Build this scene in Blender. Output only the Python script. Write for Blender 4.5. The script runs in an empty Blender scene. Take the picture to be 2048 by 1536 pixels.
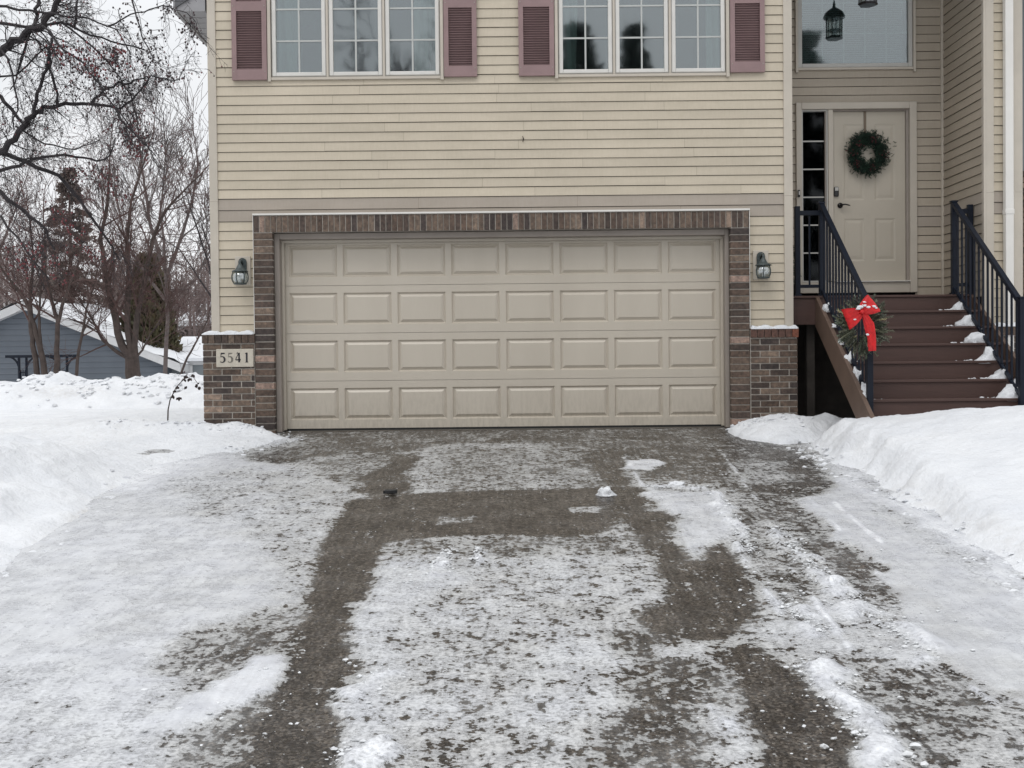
import bpy, math, random
import numpy as np
from mathutils import Vector, Matrix
R = math.radians
random.seed(7)
sc = bpy.context.scene
COL = sc.collection

# ------------------------------------------------------------------ camera
F_PX, CY, CZ = 2257.0, -12.4, 0.725
PIT, RHO = math.atan(43/2257.0), 0.0105
fw = Vector((0, math.cos(PIT), -math.sin(PIT))); u0 = Vector((0, math.sin(PIT), math.cos(PIT)))
x0v = Vector((1, 0, 0))
rt = x0v*math.cos(RHO) - u0*math.sin(RHO); up = x0v*math.sin(RHO) + u0*math.cos(RHO)
cam = bpy.data.cameras.new('camera'); co = bpy.data.objects.new('camera', cam); COL.objects.link(co)
cam.sensor_width = 36; cam.lens = 36*F_PX/2048; cam.clip_end = 1500; cam.clip_start = .05
m = Matrix((rt, up, -fw)).transposed().to_4x4(); m.translation = (0, CY, CZ)
co.matrix_world = m; sc.camera = co

# ------------------------------------------------------------------ sky and sun
w = bpy.data.worlds.new('World'); sc.world = w; w.use_nodes = True
nt = w.node_tree; nt.nodes.clear()
def N(nt, t, **k):
    n = nt.nodes.new(t)
    for a, b in k.items():
        if a.startswith('i_'):
            n.inputs[int(a[2:])].default_value = b
        else: setattr(n, a, b)
    return n
SUN_EL, SUN_AZ = R(52), R(205)      # azimuth clockwise from +Y
sky = N(nt, 'ShaderNodeTexSky', sky_type='NISHITA', sun_disc=False, sun_elevation=SUN_EL, sun_rotation=SUN_AZ)
hs = N(nt, 'ShaderNodeHueSaturation'); hs.inputs['Saturation'].default_value = .12; hs.inputs['Value'].default_value = .10
nt.links.new(sky.outputs[0], hs.inputs['Color'])
tc = N(nt, 'ShaderNodeTexCoord'); mp = N(nt, 'ShaderNodeMapping'); mp.inputs['Scale'].default_value = (1.5, 1.5, 4)
cn = N(nt, 'ShaderNodeTexNoise'); cn.inputs['Scale'].default_value = 1.6; cn.inputs['Detail'].default_value = 4
cr = N(nt, 'ShaderNodeValToRGB'); cr.color_ramp.elements[0].position = .3; cr.color_ramp.elements[0].color = (.86, .885, .92, 1)
cr.color_ramp.elements[1].position = .7; cr.color_ramp.elements[1].color = (1.0, 1.01, 1.03, 1)
nt.links.new(tc.outputs['Generated'], mp.inputs[0]); nt.links.new(mp.outputs[0], cn.inputs['Vector']); nt.links.new(cn.outputs[0], cr.inputs[0])
mx = N(nt, 'ShaderNodeMix', data_type='RGBA'); mx.inputs[0].default_value = .88
nt.links.new(hs.outputs[0], mx.inputs[6]); nt.links.new(cr.outputs[0], mx.inputs[7])
sx = N(nt, 'ShaderNodeSeparateXYZ'); nt.links.new(tc.outputs['Generated'], sx.inputs[0])
gr = N(nt, 'ShaderNodeMapRange'); gr.inputs[1].default_value = .25; gr.inputs[2].default_value = .95; gr.inputs[3].default_value = .97; gr.inputs[4].default_value = 1.8
nt.links.new(sx.outputs['Z'], gr.inputs[0])
bg = N(nt, 'ShaderNodeBackground'); nt.links.new(gr.outputs[0], bg.inputs[1])
nt.links.new(mx.outputs[2], bg.inputs[0])
wo = N(nt, 'ShaderNodeOutputWorld'); nt.links.new(bg.outputs[0], wo.inputs[0])
sl = bpy.data.lights.new('sun', 'SUN'); sl.energy = .55; sl.angle = R(18); sl.color = (1, .965, .92)
so = bpy.data.objects.new('sun', sl); COL.objects.link(so)
sd = Vector((math.sin(SUN_AZ)*math.cos(SUN_EL), math.cos(SUN_AZ)*math.cos(SUN_EL), math.sin(SUN_EL)))
so.rotation_euler = (-sd).to_track_quat('-Z', 'Y').to_euler(); so.location = (0, -20, 20)
vs = sc.view_settings; vs.view_transform = 'Standard'; vs.look = 'None'; vs.exposure = 0.08; vs.gamma = 1; vs.use_curve_mapping = False
sc.cycles.max_bounces = 8; sc.cycles.transparent_max_bounces = 16

# ------------------------------------------------------------------ numpy noise
def _hash(ix, iy, seed):
    h = (ix.astype(np.int64)*374761393 + iy.astype(np.int64)*668265263 + seed*1442695041) & 0xffffffff
    h = ((h ^ (h >> 13))*1274126177) & 0xffffffff
    return ((h ^ (h >> 16)) & 0xffff)/65535.0
def vnoise(x, y, seed=0):
    ix = np.floor(x); iy = np.floor(y); fx = x-ix; fy = y-iy
    fx = fx*fx*fx*(fx*(fx*6-15)+10); fy = fy*fy*fy*(fy*(fy*6-15)+10)
    a = _hash(ix, iy, seed); b = _hash(ix+1, iy, seed); c = _hash(ix, iy+1, seed); d = _hash(ix+1, iy+1, seed)
    return (a*(1-fx)+b*fx)*(1-fy) + (c*(1-fx)+d*fx)*fy
def fbm(x, y, sc_, oc=4, seed=0, g=.5):
    t = 0; a = 1; s = 0; ca, sa = math.cos(.6), math.sin(.6)
    x = np.asarray(x, float)*sc_; y = np.asarray(y, float)*sc_
    for k in range(oc):
        t = t + a*vnoise(x, y, seed+k*17); s += a; a *= g
        x, y = (ca*x-sa*y)*2.03+5.1, (sa*x+ca*y)*2.03+1.7
    return t/s
def sstep(x, a, b):
    t = np.clip((x-a)/(b-a), 0, 1); return t*t*(3-2*t)
def sdist(X, Y, poly):            # signed distance to a polygon, positive inside
    d = np.full(X.shape, 1e9); ins = np.zeros(X.shape, bool); n = len(poly)
    for i in range(n):
        x1, y1 = poly[i]; x2, y2 = poly[(i+1) % n]
        ex, ey = x2-x1, y2-y1; L = ex*ex+ey*ey+1e-12
        t = np.clip(((X-x1)*ex+(Y-y1)*ey)/L, 0, 1)
        d = np.minimum(d, (X-x1-t*ex)**2+(Y-y1-t*ey)**2)
        c = ((y1 > Y) != (y2 > Y)) & (X < (x2-x1)*(Y-y1)/(y2-y1+1e-12)+x1)
        ins ^= c
    d = np.sqrt(d); return np.where(ins, d, -d)
def ldist(X, Y, pts):
    d = np.full(X.shape, 1e9)
    for (x1, y1), (x2, y2) in zip(pts[:-1], pts[1:]):
        ex, ey = x2-x1, y2-y1; L = ex*ex+ey*ey+1e-12
        t = np.clip(((X-x1)*ex+(Y-y1)*ey)/L, 0, 1)
        d = np.minimum(d, (X-x1-t*ex)**2+(Y-y1-t*ey)**2)
    return np.sqrt(d)

# measured points of the driveway and the yard, turned into places on the ground
SLOPE = .0706
def drive_z(y): return -.02 + SLOPE*np.minimum(y, 0)
def G(px, py):
    d = fw + rt*((px-1024)/F_PX) + up*((768-py)/F_PX)
    t = (-.02+SLOPE*CY-CZ)/(d.z-SLOPE*d.y)
    return (d.x*t, CY+d.y*t)
def PY(px, py, Y):
    d = fw + rt*((px-1024)/F_PX) + up*((768-py)/F_PX); t = (Y-CY)/d.y
    return Vector((d.x*t, Y, CZ+d.z*t))

# ------------------------------------------------------------------ mesh helpers
class MB:
    def __init__(s): s.v = []; s.f = []; s.c = []; s.cur = (1, 1, 1, 1)
    def vert(s, p): s.v.append(tuple(p)); s.c.append(s.cur); return len(s.v)-1
    def poly(s, pts): s.f.append([s.vert(p) for p in pts])
    def box(s, x0, x1, y0, y1, z0, z1):
        a = [(x0,y0,z0),(x1,y0,z0),(x1,y1,z0),(x0,y1,z0),(x0,y0,z1),(x1,y0,z1),(x1,y1,z1),(x0,y1,z1)]
        i = [s.vert(p) for p in a]
        for q in ((0,3,2,1),(4,5,6,7),(0,1,5,4),(1,2,6,5),(2,3,7,6),(3,0,4,7)): s.f.append([i[k] for k in q])
    def prism(s, pts, vec):          # closed polygon extruded by vec
        n = len(pts); a = [s.vert(p) for p in pts]; b = [s.vert(Vector(p)+Vector(vec)) for p in pts]
        s.f.append(a[::-1]); s.f.append(b)
        for k in range(n): s.f.append([a[k], a[(k+1) % n], b[(k+1) % n], b[k]])
    def tube(s, pts, rad, n=6, cap=True):
        pts = [Vector(p) for p in pts]
        if not hasattr(rad, '__len__'): rad = [rad]*len(pts)
        rings = []; prev = None
        for k, p in enumerate(pts):
            t = (pts[min(k+1, len(pts)-1)]-pts[max(k-1, 0)])
            if t.length < 1e-9: t = Vector((0, 0, 1))
            t.normalize()
            if prev is None:
                a = Vector((0, 0, 1)) if abs(t.z) < .9 else Vector((1, 0, 0)); e = t.cross(a).normalized()
            else:
                e = prev - t*prev.dot(t)
                e = e.normalized() if e.length > 1e-6 else t.orthogonal().normalized()
            prev = e; g = t.cross(e)
            rings.append([s.vert(p+(e*math.cos(2*math.pi*j/n)+g*math.sin(2*math.pi*j/n))*rad[k]) for j in range(n)])
        for a, b in zip(rings[:-1], rings[1:]):
            for j in range(n): s.f.append([a[j], a[(j+1) % n], b[(j+1) % n], b[j]])
        if cap: s.f.append(rings[0][::-1]); s.f.append(rings[-1])
    def lathe(s, c, prof, n=16):     # prof: (r, z)
        c = Vector(c); rings = [[s.vert(c+Vector((r*math.cos(2*math.pi*j/n), r*math.sin(2*math.pi*j/n), z))) for j in range(n)] for r, z in prof]
        for a, b in zip(rings[:-1], rings[1:]):
            for j in range(n): s.f.append([a[j], a[(j+1) % n], b[(j+1) % n], b[j]])
        s.f.append(rings[0][::-1]); s.f.append(rings[-1])
    def blob(s, c, rx, ry, rz, rng, rough=.35):
        g = (1+5**.5)/2
        vs_ = [(-1,g,0),(1,g,0),(-1,-g,0),(1,-g,0),(0,-1,g),(0,1,g),(0,-1,-g),(0,1,-g),(g,0,-1),(g,0,1),(-g,0,-1),(-g,0,1)]
        fs = [(0,11,5),(0,5,1),(0,1,7),(0,7,10),(0,10,11),(1,5,9),(5,11,4),(11,10,2),(10,7,6),(7,1,8),(3,9,4),(3,4,2),(3,2,6),(3,6,8),(3,8,9),(4,9,5),(2,4,11),(6,2,10),(8,6,7),(9,8,1)]
        i = []
        for v in vs_:
            k = (1+rng.uniform(-rough, rough))/1.9
            i.append(s.vert((c[0]+v[0]*rx*k, c[1]+v[1]*ry*k, c[2]+v[2]*rz*k)))
        for q in fs: s.f.append([i[a] for a in q])
    def build(s, name, mat, parent=None, smooth=False, bevel=0):
        me = bpy.data.meshes.new(name); me.from_pydata(s.v, [], s.f); me.update()
        at = me.color_attributes.new('col', 'FLOAT_COLOR', 'POINT')
        at.data.foreach_set('color', np.array(s.c, dtype=np.float32).ravel())
        me.materials.append(mat)
        if smooth: me.polygons.foreach_set('use_smooth', [True]*len(me.polygons))
        o = bpy.data.objects.new(name, me); COL.objects.link(o)
        if parent is not None: o.parent = parent; o.matrix_parent_inverse = world_of(parent).inverted()
        if bevel:
            b = o.modifiers.new('bevel', 'BEVEL'); b.width = bevel; b.segments = 2; b.limit_method = 'ANGLE'
        return o
def world_of(o):
    mt = Matrix.Translation(o.location) @ o.rotation_euler.to_matrix().to_4x4()
    if o.parent: return world_of(o.parent) @ o.matrix_parent_inverse @ mt
    return mt
def thing(name, label, cat, loc=(0, 0, 0), group=None):
    o = bpy.data.objects.new(name, None); o.empty_display_size = .2; COL.objects.link(o); o.location = loc
    return tag(o, label, cat, group)
def tag(o, label=None, cat=None, group=None, kind=None):
    if label: o['label'] = label
    if cat: o['category'] = cat
    if group: o['group'] = group
    if kind: o['kind'] = kind
    return o
def grid_mesh(name, xs, ys, Z, mat, attrs=None, smooth=True):
    nx, ny = len(xs), len(ys); X, Y = np.meshgrid(xs, ys)
    v = np.stack([X, Y, Z], -1).reshape(-1, 3).astype(np.float32)
    i = np.arange(nx*ny).reshape(ny, nx)
    f = np.stack([i[:-1, :-1], i[:-1, 1:], i[1:, 1:], i[1:, :-1]], -1).reshape(-1, 4)
    me = bpy.data.meshes.new(name); me.vertices.add(len(v)); me.vertices.foreach_set('co', v.ravel())
    me.loops.add(f.size); me.loops.foreach_set('vertex_index', f.ravel().astype(np.int32))
    me.polygons.add(len(f)); me.polygons.foreach_set('loop_start', np.arange(0, f.size, 4, dtype=np.int32))
    me.polygons.foreach_set('loop_total', np.full(len(f), 4, dtype=np.int32)); me.update(calc_edges=True)
    if smooth: me.polygons.foreach_set('use_smooth', np.ones(len(f), bool))
    for k, a in (attrs or {}).items():
        at = me.attributes.new(k, 'FLOAT', 'POINT'); at.data.foreach_set('value', a.ravel().astype(np.float32))
    me.materials.append(mat); me.validate()
    o = bpy.data.objects.new(name, me); COL.objects.link(o); return o

# ------------------------------------------------------------------ materials
def newmat(name):
    mt = bpy.data.materials.new(name); mt.use_nodes = True
    nt = mt.node_tree; b = nt.nodes['Principled BSDF']; return mt, nt, b
def L(nt, a, b): nt.links.new(a, b)
def noise(nt, scale, detail=4, rough=.55, vec=None, mscale=None):
    n = N(nt, 'ShaderNodeTexNoise'); n.inputs['Scale'].default_value = scale; n.inputs['Detail'].default_value = detail; n.inputs['Roughness'].default_value = rough
    if vec is None:
        tc = N(nt, 'ShaderNodeTexCoord'); vec = tc.outputs['Object']
    if mscale:
        mp = N(nt, 'ShaderNodeMapping'); mp.inputs['Scale'].default_value = mscale; L(nt, vec, mp.inputs[0]); vec = mp.outputs[0]
    L(nt, vec, n.inputs['Vector']); return n.outputs[0]
def ramp(nt, src, stops):
    r = N(nt, 'ShaderNodeValToRGB'); e = r.color_ramp.elements
    while len(e) < len(stops): e.new(.5)
    for k, (p, c) in enumerate(stops):
        e[k].position = p; e[k].color = (c, c, c, 1) if not hasattr(c, '__len__') else (*c, 1)
    L(nt, src, r.inputs[0]); return r.outputs[0]
def math_(nt, op, a, b=None, clamp=False):
    n = N(nt, 'ShaderNodeMath', operation=op); n.use_clamp = clamp
    for k, v in ((0, a), (1, b)):
        if v is None: continue
        if isinstance(v, (int, float)): n.inputs[k].default_value = v
        else: L(nt, v, n.inputs[k])
    return n.outputs[0]
def mixc(nt, fac, a, b, mode='MIX'):
    n = N(nt, 'ShaderNodeMix', data_type='RGBA', blend_type=mode)
    for k, v in ((0, fac), (6, a), (7, b)):
        if isinstance(v, (int, float)): n.inputs[k].default_value = v
        elif isinstance(v, tuple): n.inputs[k].default_value = (*v, 1) if len(v) == 3 else v
        else: L(nt, v, n.inputs[k])
    return n.outputs[2]
def bump(nt, h, strength, dist, b):
    n = N(nt, 'ShaderNodeBump'); n.inputs['Strength'].default_value = strength; n.inputs['Distance'].default_value = dist
    L(nt, h, n.inputs['Height']); L(nt, n.outputs[0], b.inputs['Normal'])
def simple(name, col, rough=.5, var=.15, scale=6, bmp=0, bscale=60, metal=0, attr=False, spec=.5, mscale=None):
    mt, nt, b = newmat(name)
    n = noise(nt, scale, 5, .6, mscale=mscale)
    lo = tuple(c*(1-var) for c in col); hi = tuple(min(1, c*(1+var)) for c in col)
    c = ramp(nt, n, [(.3, lo), (.7, hi)])
    if attr:
        a = N(nt, 'ShaderNodeAttribute', attribute_name='col'); c = mixc(nt, 1.0, c, a.outputs[0], 'MULTIPLY')
    L(nt, c, b.inputs['Base Color']); b.inputs['Roughness'].default_value = rough; b.inputs['Metallic'].default_value = metal
    b.inputs['Specular IOR Level'].default_value = spec
    if bmp: bump(nt, noise(nt, bscale, 3), bmp, .01, b)
    return mt
def glassmat(name, tint, fac, rough=.035):
    mt, nt, b = newmat(name); nt.nodes.remove(b); out = nt.nodes['Material Output']
    g = N(nt, 'ShaderNodeBsdfGlossy'); g.inputs[0].default_value = (.93, .97, 1, 1); g.inputs['Roughness'].default_value = rough
    t = N(nt, 'ShaderNodeBsdfTransparent'); t.inputs[0].default_value = (*tint, 1)
    bn = noise(nt, 1.6, 2); bu = N(nt, 'ShaderNodeBump'); bu.inputs['Strength'].default_value = .06; bu.inputs['Distance'].default_value = .02
    L(nt, bn, bu.inputs['Height']); L(nt, bu.outputs[0], g.inputs['Normal'])
    s = N(nt, 'ShaderNodeMixShader'); s.inputs[0].default_value = fac
    L(nt, t.outputs[0], s.inputs[1]); L(nt, g.outputs[0], s.inputs[2]); L(nt, s.outputs[0], out.inputs[0]); return mt

# siding: colour from attribute, faint vertical streaks and grime
def siding_mat():
    mt, nt, b = newmat('vinyl siding')
    a = N(nt, 'ShaderNodeAttribute', attribute_name='col')
    n1 = noise(nt, 1.4, 5, .6, mscale=(1, 1, 3)); n2 = noise(nt, 9, 4, .6, mscale=(6, 6, 1))
    c = mixc(nt, 1.0, a.outputs[0], ramp(nt, n1, [(.3, (.9, .9, .89)), (.7, (1.04, 1.04, 1.04))]), 'MULTIPLY')
    c = mixc(nt, 1.0, c, ramp(nt, n2, [(.25, (.94, .935, .92)), (.65, (1, 1, 1))]), 'MULTIPLY')
    L(nt, c, b.inputs['Base Color']); b.inputs['Roughness'].default_value = .55
    bump(nt, noise(nt, 30, 4, mscale=(1, 1, 14)), .15, .004, b); return mt
def brick_mat():
    mt, nt, b = newmat('brown brick')
    a = N(nt, 'ShaderNodeAttribute', attribute_name='col')
    n = noise(nt, 35, 5, .65); n3 = noise(nt, 5, 3)
    c = mixc(nt, 1.0, a.outputs[0], ramp(nt, n, [(.30, (.5, .48, .47)), (.5, (1, 1, 1)), (.7, (1.7, 1.62, 1.52))]), 'MULTIPLY')
    c = mixc(nt, 1.0, c, ramp(nt, n3, [(.3, .8), (.7, 1.12)]), 'MULTIPLY')
    L(nt, c, b.inputs['Base Color']); b.inputs['Roughness'].default_value = .85
    bump(nt, n, .5, .006, b); return mt
def snow_mat():
    mt, nt, b = newmat('snow')
    n = noise(nt, 2.2, 5, .6); n2 = noise(nt, 14, 6, .62); n3 = noise(nt, 70, 3)
    d = N(nt, 'ShaderNodeAttribute', attribute_name='dirt')
    c = ramp(nt, n, [(.3, (.64, .655, .68)), (.7, (.73, .74, .755))])
    dn = math_(nt, 'MULTIPLY', d.outputs['Fac'], ramp(nt, n2, [(.35, 0), (.62, 1)]), True)
    c = mixc(nt, dn, c, (.42, .39, .35))
    L(nt, c, b.inputs['Base Color']); b.inputs['Roughness'].default_value = .7
    b.inputs['Specular IOR Level'].default_value = .25
    h = math_(nt, 'ADD', math_(nt, 'MULTIPLY', n2, 1.0), math_(nt, 'MULTIPLY', n3, .15))
    bump(nt, h, .55, .05, b); return mt
def drive_mat():
    mt, nt, b = newmat('icy driveway')
    cov = N(nt, 'ShaderNodeAttribute', attribute_name='cover').outputs['Fac']
    spk = N(nt, 'ShaderNodeAttribute', attribute_name='speckle').outputs['Fac']
    n1 = noise(nt, 20, 3, .52, mscale=(1.15, 1, 1)); n2 = noise(nt, 58, 3, .5); n3 = noise(nt, 160, 2, .5); n0 = noise(nt, 3, 4, .6)
    d = math_(nt, 'ADD', math_(nt, 'SUBTRACT', n1, .5), math_(nt, 'MULTIPLY', math_(nt, 'SUBTRACT', n2, .5), .55))
    st_ = noise(nt, 34, 3, .55, mscale=(1, .07, 1)); n4 = noise(nt, 6.5, 3, .5)
    d = math_(nt, 'ADD', math_(nt, 'ADD', d, math_(nt, 'MULTIPLY', math_(nt, 'SUBTRACT', st_, .5), .30)), math_(nt, 'MULTIPLY', math_(nt, 'SUBTRACT', n4, .5), .55))
    v = math_(nt, 'ADD', cov, math_(nt, 'MULTIPLY', d, math_(nt, 'MULTIPLY', spk, 2.1)))
    ice = ramp(nt, v, [(.41, 0), (.465, 1)])
    # wet exposed aggregate
    vo = N(nt, 'ShaderNodeTexVoronoi'); vo.inputs['Scale'].default_value = 95
    tcn = N(nt, 'ShaderNodeTexCoord'); L(nt, tcn.outputs['Object'], vo.inputs['Vector'])
    agg = mixc(nt, .55, (.115, .10, .085), vo.outputs['Color'], 'OVERLAY')
    bw = N(nt, 'ShaderNodeRGBToBW'); L(nt, vo.outputs['Color'], bw.inputs[0])
    wet = ramp(nt, bw.outputs[0], [(.15, (.016, .012, .009)), (.55, (.036, .029, .023)), (.9, (.11, .094, .078))])
    wet = mixc(nt, 1.0, wet, ramp(nt, n0, [(.3, .78), (.7, 1.22)]), 'MULTIPLY')
    film = ramp(nt, math_(nt, 'ADD', math_(nt, 'MULTIPLY', n2, .6), math_(nt, 'MULTIPLY', n0, .4)), [(.47, 0), (.64, .12)])
    wet = mixc(nt, film, wet, (.34, .34, .335))
    lowv = math_(nt, 'ADD', cov, math_(nt, 'MULTIPLY', math_(nt, 'SUBTRACT', n0, .5), .35))
    icec = ramp(nt, math_(nt, 'MULTIPLY', lowv, .6), [(.24, (.33, .33, .322)), (.36, (.42, .42, .415)), (.46, (.48, .487, .495)), (.58, (.53, .54, .56)), (.66, (.64, .65, .665)), (.80, (.72, .73, .74))])
    smooth_ = ramp(nt, spk, [(.40, .25), (.80, 1)])
    icec = mixc(nt, smooth_, icec, mixc(nt, 1.0, icec, ramp(nt, n2, [(.32, .76), (.5, 1.0), (.68, 1.18)]), 'MULTIPLY'))
    icec = mixc(nt, 1.0, icec, ramp(nt, n4, [(.36, (.90, .90, .915)), (.64, (1.06, 1.06, 1.06))]), 'MULTIPLY')
    icec = mixc(nt, ramp(nt, v, [(.42, .75), (.56, 0)]), icec, (.25, .245, .235))
    haze_ = math_(nt, 'MULTIPLY', ramp(nt, cov, [(.2, 0), (.44, .36)]), ramp(nt, math_(nt, 'ADD', math_(nt, 'MULTIPLY', n0, .6), math_(nt, 'MULTIPLY', n1, .4)), [(.42, 0), (.6, 1)]), True)
    wet = mixc(nt, haze_, wet, (.33, .335, .335))
    icec = mixc(nt, 1.0, icec, ramp(nt, st_, [(.33, .94), (.66, 1.05)]), 'MULTIPLY')
    wet = mixc(nt, 1.0, wet, ramp(nt, st_, [(.35, .7), (.65, 1.35)]), 'MULTIPLY')
    c = mixc(nt, ice, wet, icec)
    L(nt, c, b.inputs['Base Color'])
    L(nt, ramp(nt, n1, [(.35, .22), (.7, .5)]), b.inputs['Roughness'])
    b.inputs['Specular IOR Level'].default_value = .24
    h = math_(nt, 'ADD', math_(nt, 'MULTIPLY', ramp(nt, v, [(.4, 0), (.8, 1)]), 1.0), math_(nt, 'MULTIPLY', smooth_, math_(nt, 'ADD', math_(nt, 'MULTIPLY', n2, .5), math_(nt, 'MULTIPLY', n3, .22))))
    bump(nt, h, .7, .012, b); return mt

M = {}
M['siding'] = siding_mat(); M['brick'] = brick_mat(); M['snow'] = snow_mat(); M['drive'] = drive_mat()
M['slush'] = simple('slush crumbs', (.60, .61, .62), .6, .2, 20)
M['mortar'] = simple('mortar', (.36, .33, .29), .9, .2, 20, .4)
M['trim'] = simple('almond trim', (.46, .415, .35), .5, .06, 3, .05, 40)
M['white_trim'] = simple('white metal trim', (.66, .64, .60), .45, .05, 3)
M['taupe'] = simple('taupe door frame', (.27, .235, .205), .5, .08, 4)
M['garage'] = simple('garage door paint', (.40, .36, .31), .42, .05, 2.2, .12, 70, mscale=(1, 1, .25))
def garage_mat():
    mt, nt, b = newmat('garage door paint'); n = noise(nt, 2.2, 5, .6, mscale=(1, 1, .25)); n2 = noise(nt, 11, 5, .65, mscale=(3, 1, .8))
    c = ramp(nt, n, [(.3, (.452, .404, .333)), (.7, (.492, .442, .367))])
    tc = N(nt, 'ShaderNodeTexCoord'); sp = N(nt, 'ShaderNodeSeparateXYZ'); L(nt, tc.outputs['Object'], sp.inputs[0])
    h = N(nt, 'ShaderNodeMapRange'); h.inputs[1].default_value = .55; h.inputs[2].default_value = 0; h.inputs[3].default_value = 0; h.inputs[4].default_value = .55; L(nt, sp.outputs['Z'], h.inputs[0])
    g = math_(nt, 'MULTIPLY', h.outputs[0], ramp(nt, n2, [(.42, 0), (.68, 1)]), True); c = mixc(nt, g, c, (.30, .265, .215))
    L(nt, c, b.inputs['Base Color']); b.inputs['Roughness'].default_value = .30; b.inputs['Specular IOR Level'].default_value = .7; bump(nt, noise(nt, 70, 3, mscale=(1, 1, .15)), .12, .01, b); return mt
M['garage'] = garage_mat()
M['rubber'] = simple('rubber', (.012, .012, .012), .7, .1)
M['concrete'] = simple('apron concrete', (.10, .088, .072), .8, .3, 9, .4)
M['sash'] = simple('window sash', (.58, .565, .53), .4, .06, 5)
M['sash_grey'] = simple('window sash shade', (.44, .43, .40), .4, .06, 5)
M['grille'] = simple('window grille', (.42, .43, .41), .4, .04)
M['shutter'] = simple('dusty plum shutter', (.235, .155, .152), .55, .1, 5, .15, 90)
M['glass'] = glassmat('window glass', (.60, .67, .66), .20)
M['glass_dark'] = glassmat('sidelight glass', (.35, .37, .4), .02)
M['room'] = simple('dim room', (.16, .17, .17), .9, .2, 1)
M['room_dark'] = simple('dark hall', (.008, .009, .012), .9, .2, 1)
M['curtain'] = simple('sheer curtain', (.56, .60, .58), .9, .1, 5)
M['grille_dim'] = simple('inner grille', (.5, .52, .51), .5, .04)
M['blind'] = simple('window blind', (.30, .32, .32), .6, .05, 3)
M['door'] = simple('entry door paint', (.43, .385, .315), .45, .05, 2, .06, 60)
M['black_metal'] = simple('navy black metal', (.007, .010, .018), .45, .2, 8, spec=.22)
M['bronze'] = simple('black hardware', (.012, .011, .012), .3, .1)
M['deck'] = simple('red brown deck board', (.066, .034, .027), .62, .14, 7, .12, 90, mscale=(.25, 2, 2))
M['stringer'] = simple('brown stringer board', (.115, .075, .055), .6, .12, 5, .15, 60)
M['dark'] = simple('dark under deck', (.008, .008, .01), .95, .1)
M['underside'] = simple('shade-dark framing', (.045, .038, .033), .9, .3)  # boards and framing under the landing, coloured dark for the shade there
M['soffit'] = simple('grey soffit', (.26, .255, .26), .6, .08)
M['roof'] = simple('grey shingle', (.1, .1, .105), .9, .3, 20, .4)
M['patina'] = simple('verdigris lantern metal', (.040, .052, .052), .4, .45, 40)
M['lantern_glass'] = glassmat('lantern glass', (.75, .78, .76), .28, .08)
M['candle'] = simple('lamp tube', (.62, .62, .60), .5, .05)
M['plaque'] = simple('limestone plaque', (.47, .43, .36), .8, .1, 20, .2)
M['ink'] = simple('black numeral paint', (.012, .011, .015), .6, .3, 30)
M['ink_worn'] = simple('worn numeral paint', (.17, .155, .13), .7, .5, 40)
M['pine'] = simple('wreath pine', (.014, .036, .022), .7, .5, 15, attr=True)
M['fir'] = simple('grey green fir', (.125, .14, .105), .7, .35, 12, attr=True)
M['berry'] = simple('dark red berry', (.075, .010, .013), .4, .3, 20, attr=True)
M['ribbon'] = simple('red velvet ribbon', (.52, .005, .007), .6, .3, 25, .3, 40)
M['hanger'] = simple('brown wreath hanger', (.16, .12, .085), .6, .1)
M['bark_dark'] = simple('dark wet bark', (.020, .016, .018), .8, .4, 15, .4)
M['bark'] = simple('brown bark', (.062, .046, .040), .85, .35, 8, .4)
M['twig_brown'] = simple('red brown twigs', (.088, .052, .046), .85, .35, 4)
M['bark_grey'] = simple('grey brown bark', (.095, .075, .07), .85, .3, 4)
M['needle'] = simple('spruce needles', (.105, .083, .072), .8, .4, .8, attr=True)
M['arbor'] = simple('arborvitae foliage', (.062, .055, .03), .8, .35, 1.5, attr=True)
M['evergreen'] = simple('dark evergreen foliage', (.045, .062, .055), .8, .4, 1, attr=True)
M['blue_siding'] = simple('slate blue siding', (.092, .107, .128), .6, .08, 1)
M['blue_grey'] = simple('grey siding', (.16, .18, .19), .6, .08, 1)
M['far_trim'] = simple('far white trim', (.52, .52, .52), .6, .06)
M['brown_house'] = simple('brown house wall', (.11, .09, .08), .8, .15, 2)
M['leaf_dry'] = simple('dead leaf', (.045, .03, .026), .8, .4, 30)
M['puck'] = simple('black rubber puck', (.008, .008, .009), .5, .1)
M['far_wood'] = simple('distant twigs', (.17, .135, .127), .9, .3, .3)

# ================================================================== GROUND
# outlines on the ground, in metres
left_foot = [G(-500, 1700), G(0, 1165), G(60, 1112), G(130, 1062), G(200, 1005), G(238, 978), G(275, 955), G(335, 932), G(420, 915), G(500, 898), G(545, 888), G(590, 880)]
left_foot = [(x, y) for x, y in left_foot]
LEFT = left_foot + [(-2.62, -.30), (-2.62, .9), (-3.2, 1.2), (-3.2, 12), (-60, 12), (-60, -14), (-3.0, -14)]
right_foot = [(2.75, -14), G(2260, 1300), G(2048, 1158), G(1950, 1092), G(1850, 1024), G(1770, 985), G(1700, 945), G(1655, 918), G(1612, 893)]
RIGHT = right_foot + [(3.15, -.80), (3.6, -1.05), (5, -1.25), (40, -1.3), (40, -14)]
PILE = [(2.42, -.12), G(1452, 864), G(1490, 880), G(1560, 889), G(1640, 884), G(1700, 872), (3.9, -.3), (3.5, .12), (2.9, .1)]

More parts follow.
